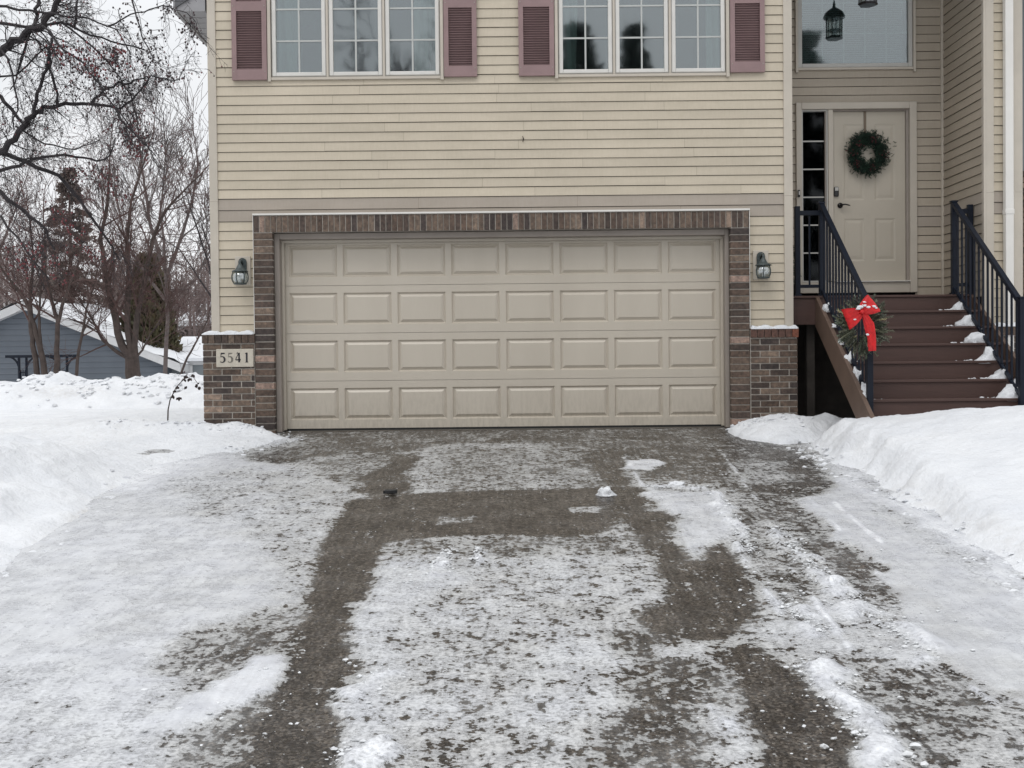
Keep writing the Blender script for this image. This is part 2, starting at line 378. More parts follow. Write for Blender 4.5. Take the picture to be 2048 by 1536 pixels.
def snow_height(X, Y):
    wob = (fbm(X, Y, 1.6, 4, 3)-.5)*.22 + (fbm(X, Y, 7, 4, 5)-.5)*.10
    dz = -.02 + SLOPE*np.minimum(Y, 0)
    base = np.where(Y > -1, dz, dz)
    H = base - .10
    # left yard
    sl_ = sdist(X, Y, LEFT) + wob*sstep(X, -1.0, -2.6)
    lh = .045*sstep(sl_, 0, .22) + .05*sstep(sl_, .2, 1.6) + .04*(fbm(X, Y, .8, 4, 8)-.5)*sstep(sl_, .3, 1.5)
    # shovelled heap beside the drive
    hp = np.exp(-(((X+4.25)/.80)**2 + ((Y+3.15)/.95)**2)**1.0)
    hp2 = np.exp(-(((X+4.6)/1.25)**2 + ((Y+5.6)/1.9)**2)**1.3)
    rg = 1 + .35*(fbm(X, Y, 2.2, 4, 11)-.5)
    heap = .31*hp**.95*rg - .075*np.exp(-((Y+1.35)/.55)**2)*sstep(-X, 2.9, 3.6) + .07*hp2*rg + .12*sstep(sl_, .0, 1.1)*sstep(-Y, 3.0, 4.0) + .17*(fbm(X, Y, 3.0, 4, 12)-.5)*sstep(-Y, 2.4, 3.2)*sstep(sl_, 0, .3)
    lh = lh + heap*sstep(sl_, 0, .6)
    # ridge pushed against the garage corner
    rd = ldist(X, Y, [(-4.6, -.35), (-3.7, -.22), (-3.05, -.18), (-2.6, -.30)])
    lh = lh + .085*np.exp(-(rd/.20)**2)*(.6+.8*fbm(X, Y, 5, 3, 14))*sstep(sl_, 0, .1)
    hl = np.where(sl_ > 0, base + lh, base - .10 + .1*sstep(sl_, -.08, 0))
    # right bank, crisp shovelled edge
    sr = sdist(X, Y, RIGHT) + (fbm(X, Y, 1.3, 3, 23)-.5)*.26 + (fbm(X, Y, 6, 4, 25)-.5)*.15
    hh = np.interp(-Y, [0.8, 1.6, 2.6, 4.5, 6.2, 9], [.22, .46, .52, .31, .19, .15])
    prof = sstep(sr, 0, .36)*.62 + sstep(sr, .2, 1.7)*.38
    hr = base + hh*prof*(1+.20*(fbm(X, Y, 1.0, 4, 27)-.5)) + .035*(fbm(X, Y, 4, 4, 29)-.5)*sstep(sr, 0, .2)*(1-.6*sstep(sr, .4, 1.4))
    hr = np.where(sr > 0, hr, base-.10+.1*sstep(sr, -.05, 0))
    # small heap by the brick pier
    sp = sdist(X, Y, PILE) + (fbm(X, Y, 3, 3, 33)-.5)*.10
    hs_ = base + .20*(np.clip(sp, 0, .5)/.5)**.6*(1+.9*(fbm(X, Y, 2.6, 4, 35)-.5))
    hs_ = np.where(sp > 0, hs_, base-.10)
    H = np.maximum(np.maximum(hl, hr), hs_)
    H = H + (.028*(fbm(X, Y, 9, 4, 37)-.5) + .02*(fbm(X, Y, 22, 2, 39)-.5))*np.clip(sstep(sl_, .02, .15)+sstep(sr, .02, .12)+sstep(sp, .02, .1), 0, 1)*(Y > -9.5)*np.where(sr > .6, .45, 1)
    # yard behind falls away, and the bank ploughed along the street
    H = H - .14*sstep(Y, 4, 9)*(X < -2)
    ry = 9.7 + .6*(fbm(X, Y*0, .25, 3, 41)-.5)
    rr = np.abs(Y-ry)
    lump = fbm(X, Y, 1.1, 5, 43)*.9 + .35*fbm(X, Y, 3.4, 3, 47)
    bank = (.66*np.clip(1-(rr/2.1)**2, 0, 1))*(.45+.62*lump) + .10*(fbm(X, Y, 5, 3, 49)-.45)*(rr < 2.2)
    H = H + np.where(X < -2.5, bank, 0)
    H = np.where(Y > 12, H - .10*np.clip(Y-12, 0, 12), H)
    under = sdist(X, Y, [(-3.2, .25), (3.0, .25), (5.15, -.35), (12, 0), (12, 12), (-3.2, 12)])
    H = np.where(under > 0, np.minimum(H, -.08), H)
    return H

def axis(parts):
    out = []
    for a, b, s in parts:
        n = max(1, int(round((b-a)/s))); out += list(np.linspace(a, b, n, endpoint=False))
    return np.array(out+[parts[-1][1]])
xs = axis([(-60, -26, 2), (-26, -12, .3), (-12, -6, .12), (-6, -2, .035), (-2, 2, .12), (2, 6.5, .035), (6.5, 14, .3), (14, 60, 3)])
ys = axis([(-13, -9, .2), (-9, .6, .04), (.6, 7, .16), (7, 12, .07), (12, 26, .5)])
X, Y = np.meshgrid(xs, ys)
SH = snow_height(X, Y)
dirt = np.zeros_like(SH)
for (px, py, s_, a_) in ((150, 800, .9, .9), (60, 818, .5, .5), (620, 0, .1, 0)):
    p = PY(px, py, 8.0); dirt += .35*a_*np.exp(-((X-p.x)/.7)**2-((Y-8.2)/.35)**2)
dirt += .22*np.exp(-(ldist(X, Y, [G(1790, 985), G(1880, 1030), G(2048, 1120)])/.12)**2)
dirt += .35*np.exp(-(ldist(X, Y, [(-6.2, -1.5), (-4.7, -1.35)])/.10)**2)
dirt += .55*np.exp(-(ldist(X, Y, left_foot[:6])/.06)**2) + .16*sstep(Y, -1.9, -1.2)*(1-sstep(Y, .2, 2.5))*sstep(-X, 3.4, 4.2)
tag(grid_mesh('snow_ground', xs, ys, SH, M['snow'], {'dirt': dirt}), kind='structure')

# ---- the driveway sheet
dx = np.arange(-4.2, 3.9, .026); dy = np.concatenate([np.arange(-9.6, -3.5, .028), np.arange(-3.5, .16, .034)])
X, Y = np.meshgrid(dx, dy)
wx = X + (fbm(X, Y, 3, 5, 61)-.5)*.26 + (fbm(X, Y, 14, 2, 63)-.5)*.07; wy = Y + (fbm(X, Y, 3, 5, 67)-.5)*.34 + (fbm(X, Y, 14, 2, 69)-.5)*.07
cover = .60 + .10*(fbm(X, Y, .9, 3, 71)-.5)
spk = np.full(X.shape, .95)
def reg(pts, val, fe, sp=None, soft=True):
    global cover, spk
    poly = [G(*p) for p in pts]
    d = sdist(wx if soft else X+(wx-X)*.16, wy if soft else Y+(wy-Y)*.16, poly)
    k = sstep(d, -fe, fe)
    cover = cover*(1-k) + val*k
    if sp is not None: spk = spk*(1-k) + sp*k
# milky left side
reg([(-300, 1160), (250, 940), (430, 915), (560, 925), (640, 960), (560, 1060), (620, 1150), (620, 1200), (560, 1290), (420, 1330), (300, 1420), (350, 1560), (200, 1800), (-400, 1800)], .83, .18, .42)
reg([(470, 950), (720, 930), (700, 1040), (640, 1190), (560, 1180), (520, 1080), (430, 1000)], .66, .14, .8)
reg([(-200, 1350), (150, 1340), (430, 1440), (300, 1560), (-300, 1800)], .82, .25, .7)
reg([(330, 965), (520, 930), (540, 1040), (400, 1050)], .72, .15, .85)
# band close to the garage door
reg([(430, 905), (560, 862), (1640, 845), (1640, 885), (1560, 915), (1430, 928), (1240, 910), (1150, 905), (1080, 885), (880, 890), (800, 905), (640, 912), (560, 925)], .28, .10, .75)
reg([(640, 925), (800, 900), (770, 950), (700, 975), (640, 960)], .42, .10, .9)
reg([(880, 900), (1060, 890), (1080, 960), (1040, 985), (860, 985)], .45, .16, .7)
reg([(1080, 895), (1190, 890), (1230, 950), (1180, 970), (1100, 960)], .40, .12, .8)
reg([(1100, 955), (1190, 930), (1235, 985), (1150, 1000), (1060, 990)], .48, .1, .9)
reg([(1240, 905), (1620, 900), (1700, 1000), (1560, 1010), (1440, 965), (1300, 960)], .28, .10, .7)
reg([(1450, 925), (1560, 920), (1590, 960), (1480, 975)], .50, .10, .9)
reg([(1225, 922), (1330, 925), (1320, 938), (1235, 938)], .98, .03, .4)
reg([(1215, 985), (1300, 978), (1330, 996), (1220, 998)], .90, .04, .6)
# left wheel stub and left wheel track
reg([(775, 908), (832, 906), (812, 985), (735, 996), (700, 985)], .20, .05, .6)
reg([(700, 1000), (850, 985), (1240, 975), (1330, 1010), (1240, 1040), (1180, 1078), (1000, 1068), (900, 1072), (820, 1078), (770, 1085), (752, 1190), (720, 1330), (698, 1420), (664, 1560), (380, 1560), (455, 1440), (545, 1390), (585, 1290), (622, 1170), (650, 1080)], .12, .05, .55, False)
reg([(870, 1028), (965, 1026), (970, 1042), (880, 1045)], .46, .05, .7)
reg([(1150, 1010), (1200, 1008), (1205, 1024), (1145, 1024)], .55, .04, .5)
reg([(300, 1320), (470, 1240), (610, 1210), (590, 1350), (470, 1350), (380, 1400)], .42, .12, .9)
reg([(430, 1360), (470, 1335), (560, 1315), (582, 1340), (545, 1385), (450, 1430), (350, 1470), (300, 1450)], .98, .05, .4)
reg([(360, 1560), (420, 1470), (520, 1420), (520, 1560)], .44, .10, 1.0)
# middle panel
reg([(800, 1078), (1240, 1070), (1300, 1110), (1200, 1120), (1000, 1110), (820, 1110)], .47, .07, 1.0)
reg([(750, 1110), (1290, 1108), (1330, 1200), (1230, 1260), (1220, 1330), (1190, 1600), (640, 1600), (690, 1440), (720, 1300)], .66, .05, 1.0)
reg([(745, 1130), (880, 1120), (940, 1160), (820, 1230), (790, 1330), (745, 1500), (690, 1540), (700, 1420), (730, 1240)], .84, .09, .75)
reg([(1080, 1290), (1250, 1280), (1230, 1400), (1080, 1450)], .76, .12, .9)
# right wheel track
reg([(1170, 905), (1240, 902), (1275, 960), (1290, 985), (1225, 990), (1190, 930)], .22, .05, .6)
reg([(1215, 1000), (1300, 1000), (1345, 1030), (1365, 1070), (1400, 1120), (1440, 1080), (1475, 1110), (1515, 1160), (1505, 1235), (1440, 1290), (1370, 1275), (1300, 1265), (1270, 1230), (1340, 1200), (1300, 1110), (1250, 1050)], .19, .05, .6, False)
reg([(1300, 985), (1425, 978), (1450, 1005), (1465, 1050), (1440, 1085), (1400, 1118), (1345, 1035)], .88, .09, .55)
reg([(1240, 1250), (1340, 1265), (1450, 1290), (1440, 1330), (1460, 1420), (1470, 1560), (1200, 1560), (1250, 1420)], .31, .07, 1.15)
reg([(1310, 1280), (1430, 1275), (1425, 1320), (1330, 1310)], .66, .05, .8)
reg([(1400, 1420), (1520, 1410), (1560, 1480), (1480, 1540), (1400, 1480)], .70, .06, .9)
reg([(1440, 1300), (1500, 1280), (1600, 1350), (1700, 1450), (1790, 1560), (1540, 1560), (1500, 1430)], .17, .05, .5, False)
# right of the track
reg([(1470, 1000), (1540, 1000), (1560, 1060), (1640, 1160), (1560, 1240), (1520, 1150), (1500, 1090)], .50, .06, 1.0)
reg([(1500, 985), (1640, 990), (1680, 1080), (1760, 1160), (1800, 1210), (1720, 1190), (1620, 1120), (1540, 1050)], .38, .06, .9)
reg([(1520, 1240), (1660, 1180), (1880, 1320), (1760, 1340), (1640, 1310), (1560, 1300)], .72, .08, .7)
reg([(1660, 1310), (1760, 1320), (1960, 1345), (2000, 1420), (1950, 1530), (1850, 1560), (1760, 1450)], .46, .08, 1.1)
reg([(1600, 1310), (1680, 1330), (1740, 1420), (1800, 1500), (1830, 1560), (1770, 1560), (1700, 1440)], .78, .07, .6)
reg([(1960, 1440), (2200, 1400), (2300, 1600), (1900, 1600)], .62, .12, .9)
reg([(1590, 1000), (1700, 960), (1900, 1050), (2100, 1200), (2200, 1400), (2100, 1420), (1900, 1240), (1720, 1110)], .84, .07, .38)
reg([(1730, 1005), (1790, 1015), (1980, 1130), (2060, 1200), (1980, 1175), (1860, 1100)], .70, .07, .85)
reg([(1780, 1170), (1850, 1180), (2000, 1290), (2200, 1440), (2150, 1470), (1950, 1360), (1830, 1270)], .74, .05, .12, False)
reg([(1690, 1125), (1780, 1135), (1785, 1160), (1740, 1170), (1700, 1150)], .26, .04, .7)
reg([(2020, 1385), (2120, 1380), (2120, 1420), (2030, 1425)], .35, .04, .8)
# ice ridges thrown up by tyres and shovel
ridges = [([(1425, 985), (1450, 1020), (1480, 1060), (1505, 1105)], .030, .03), ([(1545, 1055), (1600, 1110), (1655, 1165)], .045, .03), ([(1655, 1165), (1740, 1230), (1810, 1270), (1870, 1308)], .05, .025),
          ([(1600, 1320), (1650, 1365), (1700, 1420), (1740, 1480), (1790, 1540)], .05, .025), ([(1560, 1200), (1610, 1240), (1650, 1270)], .035, .02),
          ([(860, 1150), (885, 1120), (900, 1100)], .04, .02), ([(950, 1125), (960, 1100)], .02, .02), ([(730, 1400), (745, 1370), (760, 1350)], .04, .02),
          ([(660, 1520), (740, 1500)], .035, .025), ([(1300, 975), (1420, 975)], .02, .015), ([(520, 895), (600, 878)], .05, .02)]
ridge_h = np.zeros_like(X)
for pts, wd, ht in ridges:
    g = [G(*p) for p in pts]; d = ldist(wx, wy, g)
    nn = sstep(fbm(X, Y, 7, 3, 81), .3, .62); k = np.exp(-(d/(wd*(.5+1.1*nn)))**2)*(.25+nn); cover = cover + k*.34; ridge_h += ht*.55*k*(.3+1.2*fbm(X, Y, 16, 2, 83))
# long faint scrape lines running with the drive on the right
for pts in ([(1480, 1110), (1560, 1230)], [(1560, 1110), (1700, 1300)], [(1620, 1000), (1760, 1150)], [(1660, 1000), (1800, 1120)], [(1440, 900), (1520, 1010)], [(1800, 1250), (2000, 1420)], [(1250, 915), (1290, 975)], [(1420, 1410), (1480, 1500)], [(1455, 1440), (1500, 1530)]):
    g = [G(*p) for p in pts]; d = ldist(X+(wx-X)*.15, Y, g); k = np.exp(-(d/.016)**2)*sstep(fbm(X, Y, 3, 2, 91), .4, .6); cover = cover + k*.5
cover = cover + .30*np.exp(-(ldist(wx, wy, left_foot[5:])/.30)**2)*sstep(Y, -4, -3) + .25*np.exp(-(ldist(wx, wy, right_foot[1:])/.22)**2)
cover = cover + .22*(fbm(X, Y, 3.2, 4, 95)-.5)
slush = sstep(cover, .45, 1.0)
DZ = drive_z(Y) + .010*slush + .012*slush*(fbm(X, Y, 9, 4, 97)-.3) + ridge_h
tag(grid_mesh('driveway', dx, dy, DZ, M['drive'], {'cover': cover, 'speckle': spk}), kind='structure')
# coarse sheets: the drive behind the viewer, and the land out to the horizon
gx = axis([(-400, -60, 40), (-60, 60, 8), (60, 400, 40)]); gy = axis([(-300, -60, 30), (-60, -9.5, 6), (-9.5, 26, 5), (26, 600, 40)])
X2, Y2 = np.meshgrid(gx, gy)
Z2 = np.where(Y2 < -9, -.02+SLOPE*-9.4-.12, np.where(Y2 > 20, -1.55, -1.2)) + 0*X2
tag(grid_mesh('land', gx, gy, Z2, M['snow'], {'dirt': np.zeros_like(X2)}), kind='structure')
mb = MB(); mb.box(-2.5, 2.33, .02, .6, -.3, -.012); tag(mb.build('threshold', M['concrete']), kind='structure')

rng = random.Random(5)
# crumbs of snow and ice thrown over the drive
mb = MB()
def crumb(x, y, s): mb.blob((x, y, drive_z(y)+s*.35+.008), s*rng.uniform(.5, 1.1), s*rng.uniform(.5, .9), s*.4, rng, .5)
for pts, wd, ht in ridges:
    g = [G(*p) for p in pts]
    for a, b in zip(g[:-1], g[1:]):
        ln = math.hypot(a[0]-b[0], a[1]-b[1])
        for k in range(int(ln*260)):
            t = rng.random(); crumb(a[0]+(b[0]-a[0])*t+rng.gauss(0, wd*.8), a[1]+(b[1]-a[1])*t+rng.gauss(0, wd*1.3), rng.choice((.004, .005, .007, .009, .013)))
for k in range(900):
    crumb(rng.uniform(-2.6, 2.7), rng.uniform(-8.8, -.2), rng.uniform(.002, .006))
for (px, py, n, sp, s) in ((850, 1150, 60, .14, .018), (1740, 1240, 110, .18, .016), (1700, 1400, 80, .16, .016), (1560, 1190, 60, .16, .02), (480, 1380, 60, .2, .02), (740, 1360, 40, .1, .018), (1480, 970, 30, .25, .016), (1800, 1520, 50, .14, .026), (700, 1515, 30, .08, .014), (1440, 1450, 30, .14, .012), (1630, 885, 60, .16, .03), (1900, 1090, 50, .4, .02), (560, 875, 50, .16, .022)):
    c = G(px, py)
    for k in range(n): crumb(c[0]+rng.gauss(0, sp), c[1]+rng.gauss(0, sp*1.5), s*.8*rng.uniform(.15, 1)**1.7)
tag(mb.build('snow_crumbs', M['slush'], smooth=False), 'loose crumbs of snow and ice scattered over the wet driveway', 'snow', kind='stuff')
from bisect import bisect_left
def hgt(x, y):
    i = min(max(bisect_left(list_x, x), 1), len(list_x)-1); j = min(max(bisect_left(list_y, y), 1), len(list_y)-1); return float(SH[j, i])
list_x = list(xs); list_y = list(ys); mb = MB()
for foot, n in ((right_foot, 420), (left_foot, 160), ([(-4.6, -.35), (-3.7, -.22), (-3.05, -.25), (-2.5, -.35)], 130), ([(2.4, -.2), (2.6, -.6), (3.1, -.8)], 40)):
    for k in range(n):
        i = rng.randrange(len(foot)-1); t = rng.random(); a, b = foot[i], foot[i+1]
        if min(a[1], b[1]) < -9.5: continue
        x = a[0]+(b[0]-a[0])*t-(.07 if a[0] > 0 else -.03)+rng.gauss(0, .07); y = a[1]+(b[1]-a[1])*t+rng.gauss(0, .10); s_ = rng.choice((.005, .007, .009, .012, .016, .022))
        mb.blob((x, y, max(hgt(x, y), drive_z(y))+s_*.15), s_*1.2, s_*.9, s_*.6, rng, .55)
for k in range(650):
    x = rng.uniform(-14, -4.4); y = 9.2+rng.gauss(0, .8); s_ = rng.choice((.02, .03, .04, .055)); mb.blob((x, y, hgt(x, y)), s_*1.2, s_, s_*.7, rng, .4)
tag(mb.build('snow_chunks', M['snow']), 'broken snow chunks along the shovelled edges and the far ploughed bank', 'snow', kind='stuff')
def lump(name, c, r, label, n=3, mat='snow', seed=0, cat='snow', group=None, cut=None):
    rg = random.Random(seed); rg0 = rg.uniform(.2, .6)
    import bmesh
    bm = bmesh.new(); bmesh.ops.create_icosphere(bm, subdivisions=n, radius=1)
    from mathutils import noise as mn
    for v in bm.verts:
        k = 1+.55*mn.fractal(v.co*1.6+Vector((seed*3.1, 0, 0)), 1, 2, 4)
        zz = max(v.co.z, -.15); pk_ = (1-rg0*max(zz, 0)) if cut else 1; v.co = Vector((v.co.x*r[0]*k*pk_ + (r[0]*.7*max(zz, 0) if cut else 0), v.co.y*r[1]*k, zz*r[2]*k))
        if cut: v.co.x = min(v.co.x, cut)
    m_ = bpy.data.meshes.new(name); bm.to_mesh(m_); bm.free(); m_.materials.append(M[mat])
    m_.polygons.foreach_set('use_smooth', [True]*len(m_.polygons))
    o = bpy.data.objects.new(name, m_); COL.objects.link(o); o.location = c
    return tag(o, label, cat, group)
g = G(1212, 992); lump('snow_chunk', (g[0], g[1], drive_z(g[1])+.008), (.065, .05, .055), 'largest loose chunk of snow, where the dark cross band meets the right track', seed=4)
g = G(1352, 972); lump('snow_chunk', (g[0], g[1], drive_z(g[1])+.006), (.05, .04, .035), 'small snow chunk on the upper edge of the smooth ice patch', seed=9)
g = G(782, 990); mb = MB(); mb.lathe((g[0], g[1], drive_z(g[1])+.012), [(.045, 0), (.05, .006), (.05, .026), (.045, .03)], 20); mb.box(g[0]-.058, g[0]-.04, g[1]-.02, g[1]+.02, drive_z(g[1])+.012, drive_z(g[1])+.034)
tag(mb.build('puck', M['puck']), 'small flat black puck lying on the driveway near the left wheel track', 'puck')

# ================================================================== HOUSE
house = thing('townhouse', 'beige vinyl sided townhouse with brown brick garage surround and plum shutters', 'house', (0, 3, 0))
CREAM = (.51, .447, .350, 1); GREY = (.36, .312, .262, 1); SHADE = (.385, .333, .268, 1)  # recess siding is the same cream, with its shade put into the colour
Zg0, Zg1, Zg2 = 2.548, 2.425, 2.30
def course_lines(zmin, zmax, e=.1022):
    z = [Zg0]
    while z[-1] < zmax: z.append(z[-1]+e)
    lo = [Zg0, Zg1, Zg2]
    while lo[-1] > zmin: lo.append(lo[-1]-e)
    return sorted(set(lo+z))
def siding(mb, pos, u0_, u1_, zmin, zmax, holes=(), ulo=None, e=.1022, col=CREAM, rg=random.Random(3)):
    """lapped courses; pos(u, out, z) -> point. holes: (u0,u1,z0,z1)"""
    zl = course_lines(zmin, zmax, e)
    for za, zb in zip(zl[:-1], zl[1:]):
        if zb <= zmin or za >= zmax: continue
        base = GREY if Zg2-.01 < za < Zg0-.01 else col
        cuts = sorted({max(za, zmin), min(zb, zmax)} | {z for h in holes for z in h[2:4] if max(za, zmin) < z < min(zb, zmax)})
        k = rg.uniform(.96, 1.03); ub = rg.uniform(0, 1)
        def prof(z):       # outward distance on the lap
            t = (z-za)/(zb-za); return .015-.010*t
        for c0, c1 in zip(cuts[:-1], cuts[1:]):
            segs = [(ulo(c0) if ulo else u0_, u1_)]
            for h in holes:
                if h[2] < c1-1e-6 and h[3] > c0+1e-6:
                    ns = []
                    for a, b in segs:
                        if h[1] <= a or h[0] >= b: ns.append((a, b)); continue
                        if h[0] > a: ns.append((a, h[0]))
                        if h[1] < b: ns.append((h[1], b))
                    segs = ns
            for a, b in segs:
                if b-a < .003: continue
                # break long courses at random joints so panels differ a little
                xs_ = [a]; 
                while b-xs_[-1] > 2.6: xs_.append(xs_[-1]+rg.uniform(1.2, 2.4))
                xs_.append(b)
                for p, q in zip(xs_[:-1], xs_[1:]):
                    kk = k*rg.uniform(.95, 1.03); mb.cur = (base[0]*kk, base[1]*kk, base[2]*kk, 1)
                    top = c1-.0055 if abs(c1-zb) < 1e-6 else c1; jz = rg.uniform(-.0012, .0012)
                    bot = c0+(jz if abs(c0-za) < 1e-6 else 0)
                    if p > a and top-bot > .05:
                        cc = mb.cur; mb.cur = (cc[0]*.62, cc[1]*.6, cc[2]*.58, 1)
                        mb.poly([pos(p-.0016, prof(c0)+.0012, bot), pos(p+.0016, prof(c0)+.0012, bot), pos(p+.0016, prof(top)+.0012, top), pos(p-.0016, prof(top)+.0012, top)]); mb.cur = cc
                    n = max(1, int((q-p)/.5)); us = [p+(q-p)*i/n for i in range(n+1)]
                    dzs = [rg.uniform(-.001, .001) for _ in us]
                    for i in range(n):
                        ua, uc = us[i], us[i+1]; da, dc = dzs[i], dzs[i+1]
                        mb.poly([pos(ua, prof(c0), bot+da), pos(uc, prof(c0), bot+dc), pos(uc, prof(top), top), pos(ua, prof(top), top)])
                        if abs(c0-za) < 1e-6:
                            cc = mb.cur; mb.cur = (cc[0]*.8, cc[1]*.8, cc[2]*.8, 1)  # lap underside tinted darker, its shade put into the colour
                            mb.poly([pos(ua, -.012, bot+da), pos(uc, -.012, bot+dc), pos(uc, prof(c0), bot+dc), pos(ua, prof(c0), bot+da)]); mb.cur = cc
                        if abs(c1-zb) < 1e-6:
                            mb.poly([pos(ua, prof(top), top), pos(uc, prof(top), top), pos(uc, -.012, top), pos(ua, -.012, top)])
    mb.cur = (1, 1, 1, 1)
XL, XR = -3.285, 3.09
front = lambda u, d, z: (u, -d, z)
W1 = (-2.605, -.735, 3.85, 5.25); W2 = (.53, 2.39, 3.85, 5.25)
GH = (-2.70, 2.50, -1, 2.30)
rake = lambda z: XL if z < 4.7 else XL+(z-4.7)*1.55
mb = MB()
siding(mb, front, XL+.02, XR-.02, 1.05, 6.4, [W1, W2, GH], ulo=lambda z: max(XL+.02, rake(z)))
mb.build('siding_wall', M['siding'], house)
mb = MB()   # sheathing behind the laps, around the openings
for (a, b, c, d) in ((XL+.01, -2.60, .0, 4.7), (-.74, .535, 2.3, 5.9), (2.385, XR-.01, 0, 5.9), (-2.6, 2.385, 2.16, 3.85), (-2.6, -.74, 5.25, 5.5), (.535, 2.385, 5.25, 6.2)):
    mb.box(a, b, .013, .11, c, d)
mb.build('sheathing', M['dark'], house)
mb = MB()
for a, b in ((-3.285, -3.195), (2.997, 3.092)):
    mb = MB(); mb.box(a, b, -.028, .02, 1.075, 4.74 if a < 0 else 6.3)
    mb.box(a-.0025, b+.0025, -.031, -.02, 2.52, 2.53)
    if a < 0: mb.box(-3.288, -3.26, .02, .10, 1.075, 4.7)
    else: mb.box(3.064, 3.095, .02, .10, 1.075, 6.3)
    mb.build('corner_trim', M['trim'], house, bevel=.004)

# side walls, back, roof
mb = MB(); siding(mb, lambda u, d, z: (XL-d+.01, -u, z), -9, -.1, 1.07, 4.6)
mb.build('side_wall', M['siding'], house)
mb = MB(); mb.box(XL+.012, XL+.12, .12, 9, -.2, 4.7); mb.box(XL, 9, 8.9, 9, -.2, 6); mb.box(8.9, 9, 1, 8.9, -.2, 6)
mb.build('outer_wall', M['blue_grey'], house)
mb = MB()
rx = lambda x: 4.72+(x+3.6)/1.55*1.0
mb.prism([(-3.62, -.06, 4.62), (-3.62, -.06, 4.80), (.0, -.06, 7.0), (.0, -.06, 6.82)], (0, 9.4, 0))
mb.prism([(.003, -.06, 6.82), (.003, -.06, 7.0), (3.7, -.06, 6.55), (9.4, -.06, 6.4), (9.4, -.06, 6.2), (3.7, -.06, 6.3)], (0, 9.4, 0))
mb.build('roof', M['roof'], house)
mb = MB()
for k in range(44): mb.box(-3.60, XL-.02, .0+k*.2, .185+k*.2, 4.585, 4.60)
mb.box(-3.60, XL-.02, 0, 9, 4.60, 4.615)
mb.box(-3.645, -3.605, -.04, 9.2, 4.575, 4.74); mb.box(-3.60, -3.3, -.04, -.002, 4.585, 4.80)
mb.build('soffit', M['soffit'], house)

# ---- brick
BR = [(.090, .062, .047), (.115, .083, .063), (.068, .049, .040), (.15, .112, .086), (.050, .038, .034), (.21, .155, .12)]
WT = [5, 5, 5, 2, 3, .7]
def bcol(rg, dark=1.0):
    c = rg.choices(BR, WT)[0]; k = rg.uniform(.85, 1.15)*dark; return (c[0]*k, c[1]*k, c[2]*k, 1)
rg = random.Random(21)
YB = -.10
def bricks_running(mb, x0, x1, z0, z1, bl=.2, ch=.0685, y=YB, off=0, special=None):
    n = int(round((z1-z0)/ch)); ch = (z1-z0)/n
    for k in range(n):
        za = z0+k*ch; x = x0-(bl+.01)*(.5 if (k+off) % 2 else 0)
        while x < x1-.02:
            a = max(x, x0); b = min(x+bl, x1)
            if b-a > .02:
                mb.cur = bcol(rg); j = rg.uniform(-.002, .002)
                mb.box(a+.001, b-.001, y+j, y+.09, za+.0055, za+ch-.0055)
            x += bl+.01
# left pier below ledge, right pier below ledge
mb = MB()
for x0, x1, red in ((-3.365, -2.805, 0), (2.608, 3.116, 1)):   # rowlock course under the snow
    mb = MB(); bricks_running(mb, x0, x1, -.06, .958, off=red)
    n = int((x1-x0)/.0655); wdt = (x1-x0+.02)/n
    for k in range(n):
        mb.cur = bcol(rg, .85) if not red else (.095, .050, .038, 1)
        if red and k == n-1: mb.cur = (.17, .06, .035, 1)
        mb.box(x0-.008+k*wdt+.004, x0-.008+(k+1)*wdt-.004, YB-.018, YB+.10, .968, 1.062)
    mb.build('brick_base', M['brick'], house, bevel=.003)
mb = MB()   # narrow piers either side of the garage door, single column
for x0, x1 in ((-2.795, -2.592), (2.394, 2.595)):
    mb = MB(); n = 30; ch = (2.165+.06)/n
    for k in range(n):
        mb.cur = bcol(rg)
        if rg.random() < .1: mb.cur = (.27, .19, .155, 1)
        j = rg.uniform(-.003, .003); mb.box(x0, x1, YB+j, YB+.09, -.06+k*ch+.0055, -.06+(k+1)*ch-.0055)
        # returning face towards the door
    mb.build('brick_pier', M['brick'], house, bevel=.003)
mb = MB(); n = 86; x0, x1 = -2.795, 2.595; wd = (x1-x0)/n   # soldier course
for k in range(n):
    mb.cur = bcol(rg)
    if rg.random() < .08: mb.cur = (.25, .18, .145, 1)
    j = rg.uniform(-.003, .003); mb.box(x0+k*wd+.0045, x0+(k+1)*wd-.0045, YB+j, YB+.09, 2.170, 2.345)
mb.build('brick_lintel', M['brick'], house, bevel=.003)
mb = MB()
mb.box(-3.36, -2.80, YB+.007, 0.005, -.1, 1.055); mb.build('mortar', M['mortar'], house); mb = MB(); mb.box(2.6, 3.11, YB+.007, .005, -.1, 1.055); mb.build('mortar', M['mortar'], house)
mb = MB(); mb.box(-2.792, -2.594, YB+.0075, .012, -.1, 2.18); mb.box(2.396, 2.592, YB+.0075, .012, -.1, 2.18); mb.box(-2.7915, 2.5915, YB+.008, .0125, 2.169, 2.352)
mb.build('mortar', M['mortar'], house)
mb = MB(); mb.box(-2.802, 2.603, YB-.012, .0, 2.353, 2.372); mb.box(-2.803, -2.797, YB+.002, 0, 1.07, 2.353); mb.box(2.598, 2.604, YB+.002, 0, 1.07, 2.353)
mb.build('flashing', M['white_trim'], house)

